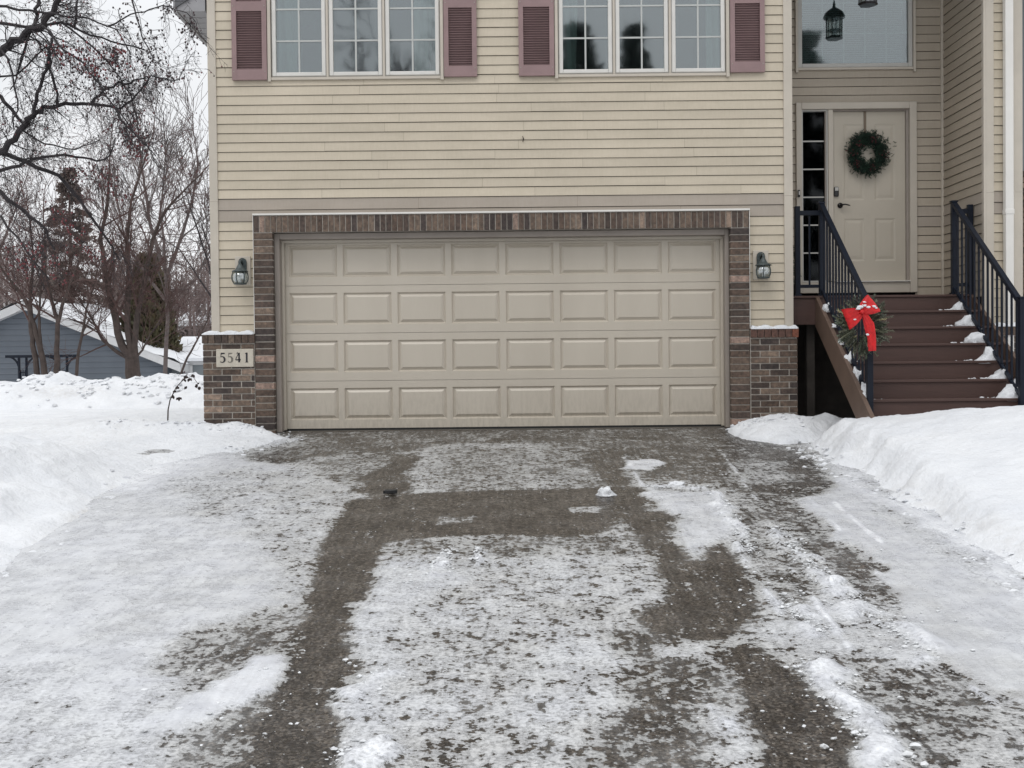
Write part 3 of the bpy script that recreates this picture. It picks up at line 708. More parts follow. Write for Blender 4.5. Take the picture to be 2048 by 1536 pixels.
# ---- garage door frame and door
mb = MB()
mb.box(-2.590, -2.535, -.005, .19, -.015, 2.164); mb.box(2.350, 2.392, -.005, .19, -.015, 2.164); mb.box(-2.5349, 2.3499, -.0045, .19, 2.10, 2.1635)
mb.build('garage_door_frame', M['taupe'], house, bevel=.004)
mb = MB()
mb.box(-2.5345, -2.508, .10, .155, .0, 2.07); mb.box(2.322, 2.3495, .10, .155, 0, 2.07); mb.box(-2.5345, 2.3495, .10, .155, 2.0704, 2.0995)
mb.build('door_stop', M['garage'], house, bevel=.003)
gd = MB(); YD = .165
xa, xb = -2.533, 2.349
def ring(mb, o, i, yo, yi):   # quads between two rectangles (x0,x1,z0,z1) at depths yo and yi
    A = [(o[0], yo, o[2]), (o[1], yo, o[2]), (o[1], yo, o[3]), (o[0], yo, o[3])]
    B = [(i[0], yi, i[2]), (i[1], yi, i[2]), (i[1], yi, i[3]), (i[0], yi, i[3])]
    for k in range(4): mb.poly([A[k], A[(k+1) % 4], B[(k+1) % 4], B[k]])
def shrink(r, s): return (r[0]+s, r[1]-s, r[2]+s, r[3]-s)
def raised(mb, r, Y, d1=.019, w1=.015, flat=.005, w2=.030, up_=.018):
    a = shrink(r, w1); b = shrink(a, flat); c = shrink(b, w2)
    ring(mb, r, a, Y, Y+d1); ring(mb, a, b, Y+d1, Y+d1); ring(mb, b, c, Y+d1, Y+d1-up_)
    mb.poly([(c[0], Y+d1-up_, c[2]), (c[1], Y+d1-up_, c[2]), (c[1], Y+d1-up_, c[3]), (c[0], Y+d1-up_, c[3])])
def panel_sheet(mb, x0, x1, z0, z1, Y, rects):   # flat sheet with rectangular holes laid on a grid
    X_ = sorted({x0, x1} | {v for r in rects for v in r[:2]}); Z_ = sorted({z0, z1} | {v for r in rects for v in r[2:]})
    for i in range(len(X_)-1):
        for j in range(len(Z_)-1):
            cx, cz = (X_[i]+X_[i+1])/2, (Z_[j]+Z_[j+1])/2
            if any(r[0] < cx < r[1] and r[2] < cz < r[3] for r in rects): continue
            mb.poly([(X_[i], Y, Z_[j]), (X_[i+1], Y, Z_[j]), (X_[i+1], Y, Z_[j+1]), (X_[i], Y, Z_[j+1])])
garage = None
secs = []
for s in range(4):
    z0 = .012+s*.530; z1 = z0+.526
    gdm = MB(); rects = []
    for c in range(8):
        cx = -2.20+c*.602; rects.append((cx-.268, cx+.268, z0+.095, z0+.448))
    panel_sheet(gdm, xa, xb, z0, z1, YD, rects)
    for r in rects: raised(gdm, r, YD)
    gdm.poly([(xa, YD, z1), (xb, YD, z1), (xb, YD+.03, z1), (xa, YD+.03, z1)]); gdm.poly([(xa, YD+.03, z0), (xb, YD+.03, z0), (xb, YD, z0), (xa, YD, z0)])
    secs.append(gdm)
gdoor = bpy.data.objects.new('garage_door', None); COL.objects.link(gdoor); gdoor.parent = house; gdoor.matrix_parent_inverse = world_of(house).inverted(); gdoor.location = (-.09, YD, 0)
tag(gdoor, 'wide beige raised-panel garage door with four sections')
for gdm in secs: gdm.build('door_section', M['garage'], gdoor)
mb = MB(); mb.box(xa, xb, YD+.004, YD+.05, -.012, .012); mb.build('bottom_seal', M['rubber'], gdoor)
mb = MB(); mb.box(xa, xb, YD+.031, YD+.06, .013, 2.14); mb.build('door_backing', M['garage'], gdoor)

# ---- upstairs windows
def child_empty(name, parent, loc):
    o = bpy.data.objects.new(name, None); COL.objects.link(o); o.parent = parent; o.location = loc; o.matrix_parent_inverse = world_of(parent).inverted(); return o
def frame_rect(mb, r, t, y0, y1):
    x0, x1, z0, z1 = r
    mb.box(x0, x0+t, y0, y1, z0, z1); mb.box(x1-t, x1, y0, y1, z0, z1); mb.box(x0+t+.0004, x1-t-.0004, y0, y1, z0, z0+t); mb.box(x0+t+.0004, x1-t-.0004, y0, y1, z1-t, z1)
def drape(mb, x0, x1, z0, z1, y, amp=.02, fold=.07, gather=0):
    n = int((x1-x0)/.012)
    for k in range(n):
        def P_(i, z):
            x = x0+(x1-x0)*i/n; g = (z1-z)/(z1-z0)*gather
            return (x+g*math.sin(i*.2), y+amp*math.sin(i*.012*2*math.pi/fold+.6*math.sin(i*.11)), z)
        mb.poly([P_(k, z0), P_(k+1, z0), P_(k+1, z1), P_(k, z1)])
def big_window(x0, x1, label, cur):
    wdw = child_empty('window', house, ((x0+x1)/2, 0, 3.83)); wdw['label'] = label
    z0, z1 = 3.835, 5.25
    f = MB()
    f.box(x0, x0+.035, -.045, .10, z0-.02, z1+.03); f.box(x1-.035, x1, -.045, .10, z0-.02, z1+.03)
    f.box(x0+.0353, x1-.0353, -.036, .10, z0-.004, z0+.026); f.box(x0+.0353, x1-.0353, -.036, .10, z1, z1+.03)
    wdt = (x1-x0-.07)/3
    for k in (1, 2):
        xm = x0+.035+k*wdt; f.box(xm-.012, xm+.012, -.03, .10, z0+.0264, z1-.0004)
    f.build('window_frame', M['trim'], wdw, bevel=.003)
    for k in range(3):
        a = x0+.035+k*wdt+(.014 if k else .006); b = x0+.035+(k+1)*wdt-(.014 if k < 2 else .006)
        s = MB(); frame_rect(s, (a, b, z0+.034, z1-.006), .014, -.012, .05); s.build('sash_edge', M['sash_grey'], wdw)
        s = MB(); frame_rect(s, (a+.006, b-.006, z0+.04, z1-.012), .042, -.022, .045); s.build('sash', M['sash'], wdw, bevel=.006)
        ga, gb, gz0, gz1 = a+.047, b-.047, z0+.081, z1-.053
        s = MB(); s.box(ga, gb, .010, .014, gz0, gz1); s.build('pane', M['glass'], wdw)
        s = MB(); xm = (ga+gb)/2; s.box(xm-.009, xm+.009, .003, .0095, gz0, gz1)
        nrow = 4 if False else 4
        for r_ in range(1, 4): s.box(ga, gb, .0015, .0098, gz0+r_*.345-.009, gz0+r_*.345+.009)
        s.build('grille', M['grille'], wdw)
    for (a, b, y, gth) in cur:
        s = MB(); drape(s, a, b, z0-.1, z1+.1, y, gather=gth); s.build('curtain', M['curtain'], wdw)
    s = MB()   # the dim room seen behind
    A, B = x0-.1, x1+.1
    for q in ([(A, 2.6, 3.4), (B, 2.6, 3.4), (B, 2.6, 5.5), (A, 2.6, 5.5)], [(A, .12, 3.4), (A, 2.6, 3.4), (A, 2.6, 5.5), (A, .12, 5.5)], [(B, .12, 3.4), (B, 2.6, 3.4), (B, 2.6, 5.5), (B, .12, 5.5)],
              [(A, .12, 3.4), (B, .12, 3.4), (B, 2.6, 3.4), (A, 2.6, 3.4)], [(A, .12, 5.5), (B, .12, 5.5), (B, 2.6, 5.5), (A, 2.6, 5.5)]): s.poly(q)
    s.build('room', M['room'], wdw)
    return wdw
big_window(-2.627, -.709, 'left triple casement window with a pillow-like shape low in its middle sash', [(-2.56, -2.28, .25, .1), (-1.05, -.74, .25, .05)])
big_window(.505, 2.408, 'right triple casement window reflecting dark evergreens', [(.56, .80, .25, .08), (2.2, 2.37, .25, .03)])
def shutter(x0, x1, zb, label):
    s = MB(); y0, y1 = -.055, -.018; z1 = zb+1.45; st = .052
    s.box(x0, x0+st, y0, y1, zb, z1); s.box(x1-st, x1, y0, y1, zb, z1)
    a, b = x0+st+.0004, x1-st-.0004
    rails = [(zb, zb+.115), (zb+.745, zb+.85), (z1-.09, z1)]
    for r_ in rails: s.box(a, b, y0+.001, y1, *r_)
    for lo, hi in ((zb+.115, zb+.745), (zb+.85, z1-.09)):
        n = int((hi-lo)/.0255)
        for k in range(n):
            z = lo+(k+.5)*(hi-lo)/n
            s.prism([(a, y0+.003, z-.009), (a, y0+.006, z-.0095), (a, y1-.006, z+.006), (a, y1-.008, z+.009)], (b-a, 0, 0))
        s.box(a, b, y1-.003, y1-.001, lo, hi)
    o = s.build('shutter', M['shutter'], house); o['label'] = label
    for xx in (x0+.02, x1-.02):
        for zz in (zb+.09, zb+.80):
            s = MB(); s.tube([(xx, y0-.003, zz), (xx, y0+.002, zz)], .007, 8); s.build('screw', M['taupe'], o)
shutter(-3.012, -2.632, 3.832, 'plum louvered shutter at the left end of the facade'); shutter(-.704, -.345, 3.845, 'plum louvered shutter right of the left window')
shutter(.11, .498, 3.845, 'plum louvered shutter left of the right window'); shutter(2.414, 2.79, 3.86, 'plum louvered shutter nearest the entry recess')

# ---- recessed entry
YE = 1.15; XE = 5.19
back = lambda u, d, z: (u, YE-d, z)
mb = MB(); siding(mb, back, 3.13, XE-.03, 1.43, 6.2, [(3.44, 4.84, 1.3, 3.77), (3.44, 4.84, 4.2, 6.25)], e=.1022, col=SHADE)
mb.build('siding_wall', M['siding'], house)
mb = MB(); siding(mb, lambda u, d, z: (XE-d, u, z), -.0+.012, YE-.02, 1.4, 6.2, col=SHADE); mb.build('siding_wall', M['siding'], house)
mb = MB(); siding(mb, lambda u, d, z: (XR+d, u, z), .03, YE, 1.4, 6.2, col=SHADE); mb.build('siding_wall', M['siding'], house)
mb = MB()
mb.box(3.0, 3.44, YE+.013, YE+.1, -.1, 6.2); mb.box(4.84, XE+.1, YE+.013, YE+.1, -.1, 6.2); mb.box(3.44, 4.84, YE+.013, YE+.1, 3.77, 4.2); mb.box(3.0, 5.3, YE+.013, YE+.1, -.1, 1.42)
mb.box(XE+.013, XE+.1, .02, YE, -.1, 6.2); mb.box(XR-.1, XR-.013, .1, YE+.1, -.1, 6.2)
mb.build('sheathing', M['dark'], house)
mb = MB(); mb.box(XE-.035, XE, YE-.03, YE, 1.43, 6.1); mb.box(XE-.012, XE+.012, -.03, .03, 1.07, 6.2)
mb.build('corner_trim', M['trim'], house)
mb = MB(); mb.box(3.1, 9, -.8, 1.14, 5.8, 5.86); mb.box(3.0, 9, -.05, 3, 6.2, 6.28); mb.build('unseen_porch_ceiling', M['soffit'], house)  # unseen ceiling, its forward overhang added to darken the entry recess
# front of the next bay, right of the entry
mb = MB(); siding(mb, front, 5.29, 5.51, 1.09, 6.2); mb.build('siding_wall', M['siding'], house)
mb = MB(); mb.box(5.2, 5.6, .013, .1, -.1, 6.2); mb.build('sheathing', M['dark'], house)
for a, b in ((5.203, 5.292), (5.505, 5.606)):
    mb = MB(); mb.box(a, b, -.028, .02, 1.09, 6.2); mb.box(a-.002, b+.002, -.031, -.02, 2.53, 2.54)
    if a > 5.5: mb.box(5.58, 5.609, .02, .9, 1.09, 6.2)
    mb.build('corner_trim', M['trim'], house, bevel=.004)
mb = MB(); mb.box(5.385, 5.475, -.105, -.030, .35, 6.1); mb.box(5.380, 5.480, -.11, -.028, 2.28, 2.34)
mb.build('downspout', M['white_trim'], house, bevel=.008)
mb = MB(); bricks_running(mb, 5.20, 5.64, -.06, .958); n = 7
for k in range(n): mb.cur = bcol(rg, .8); mb.box(5.195+k*.0655, 5.195+k*.0655+.058, YB-.018, YB+.1, .968, 1.062)
mb.build('brick_base', M['brick'], house)
mb = MB(); mb.box(5.2, 5.64, YB+.007, .005, -.1, 1.055); mb.build('mortar', M['mortar'], house)
mb = MB(); mb.box(5.61, 9, .9, 1.0, -.1, 6.2); mb.build('recess_wall', M['blue_grey'], house)
mb = MB(); bricks_running(mb, 5.7, 6.8, -.06, 2.9, y=.8); mb.build('brick_wall', M['brick'], house)

# entry door set
ent = child_empty('entry_door', house, (4.3, YE, 1.6)); ent['label'] = 'beige six-panel entry door with black lever handle'
mb = MB()
fo = (3.42, 4.86, 1.515, 3.785)
mb.box(3.42, 3.487, YE-.045, YE+.1, 1.515, 3.785); mb.box(4.775, 4.86, YE-.045, YE+.1, 1.515, 3.785); mb.box(3.4874, 4.7746, YE-.045, YE+.1, 3.705, 3.785)
mb.box(3.805, 3.865, YE-.03, YE+.1, 1.655, 3.7046); mb.box(3.4874, 4.7746, YE-.035, YE+.12, 1.515, 1.645)
mb.build('door_frame', M['trim'], ent, bevel=.006)
mb = MB(); mb.box(3.87, 4.77, YE-.06, YE+.05, 1.6455, 1.655); mb.build('sill', M['white_trim'], ent)
mb = MB(); mb.box(4.745, 4.774, YE+.0, YE+.06, 1.655, 3.704); mb.box(3.866, 4.745, YE+.0, YE+.06, 3.688, 3.704); mb.build('weather_strip', M['taupe'], ent)
mb = MB(); dx0, dx1, dz0, dz1 = 3.8655, 4.7445, 1.660, 3.687; Yd = YE+.035
rects = []
for a, b in ((4.005, 4.255), (4.375, 4.625)):
    for lo, hi in ((1.90, 2.41), (2.63, 3.23), (3.33, 3.54)): rects.append((a, b, lo, hi))
panel_sheet(mb, dx0, dx1, dz0, dz1, Yd, rects)
for r_ in rects: raised(mb, r_, Yd, .006, .018, .008, .03, .005)
mb.build('door_leaf', M['door'], ent)
mb = MB(); mb.box(dx0, dx1, Yd+.012, Yd+.05, dz0, dz1); mb.build('door_core', M['door'], ent)
mb = MB(); c = PY(1680, 411, Yd)
mb.tube([(c.x, Yd-.012, c.z), (c.x, Yd, c.z)], .032, 18); mb.tube([(c.x, Yd-.06, c.z), (c.x, Yd-.01, c.z)], .014, 10)
mb.tube([(c.x-.005, Yd-.055, c.z), (c.x+.05, Yd-.06, c.z+.006), (c.x+.105, Yd-.055, c.z-.008)], [.012, .009, .007], 8); mb.build('handle', M['bronze'], ent, smooth=True)
mb = MB(); c = PY(1672, 383, Yd); mb.box(c.x-.030, c.x+.030, Yd-.03, Yd, c.z-.065, c.z+.055); mb.build('deadbolt', M['bronze'], ent, bevel=.02)
mb = MB(); mb.box(c.x-.02, c.x+.02, Yd-.034, Yd-.0305, c.z+.005, c.z+.045); mb.build('keypad', M['sash_grey'], ent)
sdl = child_empty('sidelight', house, (3.65, YE, 1.65))
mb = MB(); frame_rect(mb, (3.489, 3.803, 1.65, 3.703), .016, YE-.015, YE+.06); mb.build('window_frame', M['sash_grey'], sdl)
mb = MB(); mb.box(3.772, 3.7865, YE-.004, YE+.03, 1.667, 3.686); mb.build('shade_strip', M['taupe'], sdl)
mb = MB(); mb.box(3.505, 3.787, YE+.035, YE+.038, 1.667, 3.686); mb.build('pane', M['glass_dark'], sdl)
mb = MB()
for k in range(1, 6): mb.box(3.505, 3.771, YE+.026, YE+.034, 1.667+k*.334-.008, 1.667+k*.334+.008)
mb.build('grille', M['sash_grey'], sdl)
mb = MB()
for k in (2, 3, 5):   # snow reflected low in the dark glass is left to the real glass; a lace strip hangs inside
    pass
A, B, y0_, y1_ = 3.45, 3.83, YE+.1, YE+1.6
for q in ([(A, y1_, 1.5), (B, y1_, 1.5), (B, y1_, 3.8), (A, y1_, 3.8)], [(A, y0_, 1.5), (A, y1_, 1.5), (A, y1_, 3.8), (A, y0_, 3.8)], [(B, y0_, 1.5), (B, y1_, 1.5), (B, y1_, 3.8), (B, y0_, 3.8)], [(A, y0_, 1.5), (B, y0_, 1.5), (B, y1_, 1.5), (A, y1_, 1.5)], [(A, y0_, 3.8), (B, y0_, 3.8), (B, y1_, 3.8), (A, y1_, 3.8)]): mb.poly(q)
mb.build('hall', M['room_dark'], sdl)
mb = MB(); c = PY(1597, 387, YE-.045); mb.box(c.x-.012, c.x+.014, YE-.075, YE-.046, c.z-.045, c.z+.04); db = mb.build('doorbell', M['bronze'], house, bevel=.005)
mb = MB(); mb.box(c.x-.005, c.x+.007, YE-.078, YE-.0752, c.z-.02, c.z+.022); mb.build('button', M['white_trim'], db)
# tall window above the door
tw = child_empty('window', house, (4.14, YE, 4.2)); tw['label'] = 'large entry window above the front door with blinds inside'
x0, x1, z0, z1 = 3.42, 4.852, 4.172, 6.15
mb = MB(); mb.box(x0, x0+.03, YE-.045, YE+.1, z0-.03, z1); mb.box(x1-.03, x1, YE-.045, YE+.1, z0-.03, z1); mb.box(x0+.0304, x1-.0304, YE-.04, YE+.1, z0, z0+.028); mb.build('window_frame', M['trim'], tw, bevel=.003)
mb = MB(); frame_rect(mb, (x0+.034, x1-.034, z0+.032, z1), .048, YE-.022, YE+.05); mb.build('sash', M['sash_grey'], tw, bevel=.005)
mb = MB(); mb.box(x0+.08, x1-.08, YE+.010, YE+.014, z0+.078, z1-.05); mb.build('pane', M['glass'], tw)
mb = MB()
for k in range(1, 5): xx = x0+.08+k*(x1-x0-.16)/5; mb.box(xx-.007, xx+.007, YE+.018, YE+.0245, z0+.078, z1-.05)
for k in range(1, 6): zz = z0+.078+k*.365; mb.box(x0+.08, x1-.08, YE+.0165, YE+.0248, zz-.007, zz+.007)
mb.build('grille', M['grille_dim'], tw)
mb = MB()
for k in range(76):
    z = z0+.08+k*.026; mb.prism([(x0+.1, YE+.07, z), (x0+.1, YE+.072, z-.001), (x0+.1, YE+.084, z+.021), (x0+.1, YE+.082, z+.022)], (x1-x0-.22, 0, 0))
mb.build('blind', M['blind'], tw)
mb = MB(); A, B, y0_, y1_ = 3.4, 4.9, YE+.1, YE+2
for q in ([(A, y1_, 4), (B, y1_, 4), (B, y1_, 6.2), (A, y1_, 6.2)], [(A, y0_, 4), (A, y1_, 4), (A, y1_, 6.2), (A, y0_, 6.2)], [(B, y0_, 4), (B, y1_, 4), (B, y1_, 6.2), (B, y0_, 6.2)], [(A, y0_, 4), (B, y0_, 4), (B, y1_, 4), (A, y1_, 4)]): mb.poly(q)
mb.build('room', M['room'], tw)

# ================================================================== THINGS ON THE HOUSE
# snow on the brick ledges
def ledge_snow(x0, x1, label, seed):
    s = MB(); rg = random.Random(seed); n = 26; prev = None
    hs_ = [.018+.022*abs(math.sin(k*.35+seed))+rg.uniform(0, .008) for k in range(n+1)]
    hs_[0] *= .3; hs_[-1] *= .4
    rows = []
    for k in range(n+1):
        x = x0+(x1-x0)*k/n; h = hs_[k]; j = rg.uniform(-.006, .006)
        rows.append([s.vert((x, YB-.022+j, 1.060)), s.vert((x, YB-.020+j, 1.063+h*.7)), s.vert((x, YB+.03, 1.063+h)), s.vert((x, -.012, 1.066+h)), s.vert((x, -.012, 1.060))])
    for a, b in zip(rows[:-1], rows[1:]):
        for q in range(4): s.f.append([a[q], b[q], b[q+1], a[q+1]])
    s.f.append(rows[0]); s.f.append(rows[-1][::-1])
    tag(s.build('ledge_snow', M['snow'], smooth=True), label, 'snow')
ledge_snow(-3.37, -2.81, 'thin cap of snow on the brick ledge above the house number', 3)
ledge_snow(2.61, 3.12, 'thin cap of snow on the brick ledge beside the porch steps', 5)
ledge_snow(5.2, 5.62, 'strip of snow on the brick ledge behind the right handrail', 8)

# house number
pl = thing('house_number_sign', 'pale stone house number plaque reading 5541 in the left brick base', 'sign', (-3.02, YB, .81))
a = PY(432, 699, YB-.02); b = PY(507, 733, YB-.02); px0, px1, pz0, pz1 = a.x, b.x, b.z-.004, a.z+.004
mb = MB(); mb.box(px0, px1, YB-.022, YB+.004, pz0, pz1); mb.build('plate', M['plaque'], pl, bevel=.006)
def digit(kind, x, z, h, mat):
    s = MB(); y = YB-.0235
    wdt = h*.58
    def st(pts, ws):
        pts = [(x+p[0]*wdt, z+p[1]*h) for p in pts]
        for i in range(len(pts)-1):
            (ax, az), (bx, bz) = pts[i], pts[i+1]; dx_, dz_ = bx-ax, bz-az; l = math.hypot(dx_, dz_); nx, nz = -dz_/l, dx_/l
            wa, wb = ws[i]*h*.62, ws[i+1]*h*.62; e = .12*min(wa, wb)/l
            s.prism([(ax-nx*wa, y, az-nz*wa), (bx-nx*wb, y, bz-nz*wb), (bx+nx*wb, y, bz+nz*wb), (ax+nx*wa, y, az+nz*wa)], (0, .003, 0))
            y_off = 0
    if kind == '5':
        st([(.18, .93), (.86, .95)], [.14, .10]); st([(.22, .97), (.16, .56)], [.06, .06])
        st([(.16, .56), (.35, .62), (.6, .60), (.80, .46), (.86, .28), (.74, .10), (.5, .02), (.25, .02), (.08, .10)], [.05, .07, .11, .16, .17, .14, .09, .06, .11])
    if kind == '4':
        st([(.66, 1.0), (.05, .30)], [.07, .05]); st([(.05, .27), (1.0, .27)], [.09, .09]); st([(.70, 1.0), (.70, .0)], [.13, .15]); st([(.42, 1.04), (.30, .86)], [.10, .05])
    if kind == '1':
        st([(.5, 1.0), (.5, .0)], [.15, .15]); st([(.22, .88), (.5, .98)], [.05, .10]); st([(.22, .02), (.78, .02)], [.05, .05])
    o = s.build('numeral', M[mat], pl); return o
hh = .105; zb = (pz0+pz1)/2-hh/2+.004; wd = .083
for k, (c_, mt) in enumerate((('5', 'ink'), ('5', 'ink_worn'), ('4', 'ink'), ('1', 'ink'))):
    o = digit(c_, px0+.042+k*wd+(.012 if c_ == '1' else 0), zb, hh, mt)
    if mt == 'ink_worn': o['label'] = 'faded second numeral 5'

# wall lanterns
def wall_lantern(px, py, label):
    c = PY(px, py, -.02); x, z = c.x, c.z
    t = thing('wall_lantern', label, 'lantern', (x, -.02, z), 'green-grey wall lanterns flanking the garage door')
    s = MB(); s.box(x-.085, x+.085, -.03, -.012, z-.17, z+.15); s.build('mounting_block', M['trim'], t, bevel=.005)
    s = MB(); pts = [(x-.045, -.045, z-.03), (x+.045, -.045, z-.03)] + [(x+.045*math.cos(a), -.045, z+.085+.045*math.sin(a)) for a in [math.pi*i/8 for i in range(9)]]
    s.prism(pts, (0, .014, 0)); s.build('back_plate', M['patina'], t)
    s = MB(); s.tube([(x, -.05, z+.06), (x, -.10, z+.10), (x, -.15, z+.09), (x, -.16, z+.045)], [.012, .011, .011, .012], 8); s.build('arm', M['patina'], t, smooth=True)
    s = MB(); s.lathe((x, -.16, z), [(.012, .06), (.02, .05), (.035, .02), (.05, -.005), (.085, -.02), (.088, -.03), (.02, -.03)], 20); s.build('cap', M['patina'], t, smooth=True)
    s = MB(); s.lathe((x, -.16, z), [(.07, -.032), (.083, -.08), (.080, -.12), (.062, -.155)], 16); s.build('globe', M['lantern_glass'], t, smooth=True)
    s = MB()
    for k in range(6):
        a = k*math.pi/3+.3; s.tube([(x+r_*math.cos(a), -.16+r_*math.sin(a), z+zz) for r_, zz in ((.075, -.03), (.088, -.08), (.085, -.12), (.066, -.158))], .0055, 5)
    s.build('cage', M['patina'], t)
    s = MB(); s.lathe((x, -.16, z), [(.066, -.155), (.07, -.16), (.066, -.168), (.02, -.172)], 20); s.build('base_ring', M['patina'], t, smooth=True)
    s = MB(); s.tube([(x, -.16, z-.15), (x, -.16, z-.05)], .016, 10); s.build('bulb', M['candle'], t)
wall_lantern(486, 540, 'dull green wall lantern left of the garage door above the number plaque')
wall_lantern(1521, 528, 'dull green wall lantern right of the garage door near the porch')

# hanging lantern in front of the tall window (its image shows in the glass)
hl = thing('hanging_lantern', 'black hexagonal porch lantern hanging at the top edge before the entry window', 'lantern', (4.1, .49, 4.95))
x, y, z = 4.085, .49, 4.735
s = MB(); s.lathe((x, y, z), [(.10, 0), (.115, .012), (.115, .02), (.10, .03)], 6); s.build('base_ring', M['bronze'], hl)
s = MB()
for k in range(6):
    a = k*math.pi/3; s.tube([(x+.10*math.cos(a), y+.10*math.sin(a), z+.025), (x+.10*math.cos(a), y+.10*math.sin(a), z+.27)], .007, 5)
s.lathe((x, y, z+.1), [(.103, 0), (.103, .008)], 6)
s.build('cage', M['bronze'], hl)
s = MB(); s.lathe((x, y, z), [(.095, .03), (.095, .27)], 6); s.build('globe', M['lantern_glass'], hl)
s = MB(); s.lathe((x, y, z+.27), [(.13, -.01), (.135, .01), (.11, .06), (.06, .10), (.02, .125), (.012, .20)], 16); s.build('cap', M['bronze'], hl, smooth=True)
s = MB(); s.tube([(x, y, z+.46), (x, y, 5.8)], .006, 6)
for k in range(14): s.tube([(x-.012, y, z+.5+k*.04), (x+.012, y, z+.5+k*.04)], .009, 5)
s.build('chain', M['bronze'], hl)
s = MB(); s.tube([(x, y, z+.03), (x, y, z+.12)], .015, 8); s.build('bulb', M['candle'], hl)

# twig stuck in the siding above the garage
c = PY(1046, 278, -.02); s = MB(); s.tube([(c.x-.004, -.025, c.z+.03), (c.x+.005, -.03, c.z), (c.x-.002, -.024, c.z-.035)], [.004, .007, .003], 5)
tag(s.build('twig', M['leaf_dry']), 'tiny dark twig stuck to the siding above the garage door', 'twig')

# ---- wreaths
def sprig(mb, p, d, ln, wd, rg, n=14, col=(1, 1, 1, 1)):
    d = d.normalized(); e = d.orthogonal().normalized(); g = d.cross(e)
    mb.cur = col
    for k in range(n):
        t = (k+rg.random())/n; a = rg.uniform(0, 2*math.pi); o = (e*math.cos(a)+g*math.sin(a)); q = p+d*ln*t
        tip = q+o*wd*(1-.45*t)+d*wd*.8; s_ = d.cross(o)*.0018
        mb.poly([q-s_*1.2, q+s_*1.2, tip+s_*.5, tip-s_*.5])
    mb.tube([p, p+d*ln], [.0025, .001], 3, False)
def door_wreath():
    c = PY(1735, 307, Yd-.05); t = thing('wreath', 'round dark green wreath with dull red berries hanging on the entry door', 'wreath', (c.x, c.y, c.z))
    s = MB(); rg = random.Random(2)
    for k in range(1500):
        a = rg.uniform(0, 2*math.pi); rr = .168+rg.gauss(0, .042); p = Vector((c.x+rr*math.cos(a), Yd-.02-rg.uniform(0, .07), c.z+rr*math.sin(a)*1.05))
        d = Vector((math.cos(a)*rg.uniform(-.6, 1), rg.uniform(-.9, .1), math.sin(a)*rg.uniform(-.6, 1)))+Vector((-math.sin(a), 0, math.cos(a)))*rg.uniform(-.9, .9)
        kk = rg.uniform(.5, 1.6); sprig(s, p, d, rg.uniform(.03, .055), .02, rg, 13, (kk, kk*rg.uniform(.9, 1.1), kk, 1))
    s.build('greenery', M['pine'], t)
    s = MB(); s.tube([(c.x+.17*math.cos(a), Yd-.03, c.z+.17*math.sin(a)) for a in [2*math.pi*k/24 for k in range(25)]], .035, 8); s.build('ring', M['pine'], t)
    for a0 in (1.2, 3.1, -.1, -1.3, 3.9, 2.4):
        s = MB()
        for k in range(12):
            a = a0+rg.uniform(-.22, .22); rr = .18+rg.gauss(0, .03); s.cur = (1, 1, 1, 1); s.blob((c.x+rr*math.cos(a), Yd-.10+rg.uniform(-.02, .02), c.z+rr*math.sin(a)), .009, .009, .009, rg, .1)
        s.build('berry_cluster', M['berry'], t)
    s = MB(); s.box(c.x-.028, c.x-.001, Yd-.012, Yd-.002, c.z+.15, dz1+.0); s.build('hanger', M['hanger'], t)
door_wreath()

# ================================================================== PORCH STEPS
st = thing('porch_steps', 'red-brown porch steps with landing leading up to the entry door', 'steps', (4.25, -.8, 0))
ZL, RI, RU, YL = 1.434, .1848, .262, .20
SX0, SX1 = 3.44, 5.13
def nose(k): return (YL-RU*k, ZL-RI*k)    # nosing edge of tread k (0 = landing)
s = MB(); 
for k in range(7): s.box(XR+.02+0*k, XE-.02, YL+.0+k*.135, YL+.13+k*.135, ZL-.025, ZL)
s.build('landing', M['deck'], st, bevel=.004)
s = MB(); s.box(XR+.015, SX0-.03, YL+.02, YL+.05, ZL-.32, ZL-.028); s.box(SX0-.03, SX1+.03, YL+.02, YL+.045, ZL-RI, ZL-.028); s.build('fascia', M['deck'], st)
for k in range(1, 8):
    y, z = nose(k)
    s = MB(); s.box(SX0, SX1+(.02 if k < 7 else .25), y, y+.135, z-.026, z); s.box(SX0, SX1+(.02 if k < 7 else .25), y+.139, y+RU+.018, z-.026, z); s.build('tread', M['deck'], st, bevel=.004)
    s = MB(); s.box(SX0, SX1, y+.022, y+.040, z-RI+.001, z-.027); s.build('riser', M['deck'], st)
def stringer(xa_, xb_):
    s = MB(); n0 = nose(0); n7 = nose(7.6)
    pts = [(xa_, n0[0]+.02, n0[1]-.0), (xa_, n0[0]+.02, n0[1]-.34), (xa_, n7[0]+.14, -.12), (xa_, n7[0]-.12, -.12), (xa_, n7[0]-.10, n7[1]+.03)]
    s.prism(pts, (xb_-xa_, 0, 0)); s.build('stringer', M['stringer'], st, bevel=.003)
stringer(3.395, 3.437); stringer(5.133, 5.17)
s = MB(); s.box(XR+.02, 5.15, 1.0, 1.05, -.1, ZL-.03); s.box(XR+.02, XR+.06, .2, 1.0, -.1, ZL-.35); s.build('skirt', M['underside'], st)
s = MB()
for yy in (.45, .85): s.box(XR+.07, SX0+.9, yy, yy+.04, ZL-.30, ZL-.03)
s.box(XR+.25, XR+.34, .38, .47, -.1, ZL-.30); s.box(XR+.07, SX0-.01, .93, .97, .35, .39); s.box(XR+.07, SX0-.01, .93, .97, .75, .79)
s.build('framing', M['underside'], st)

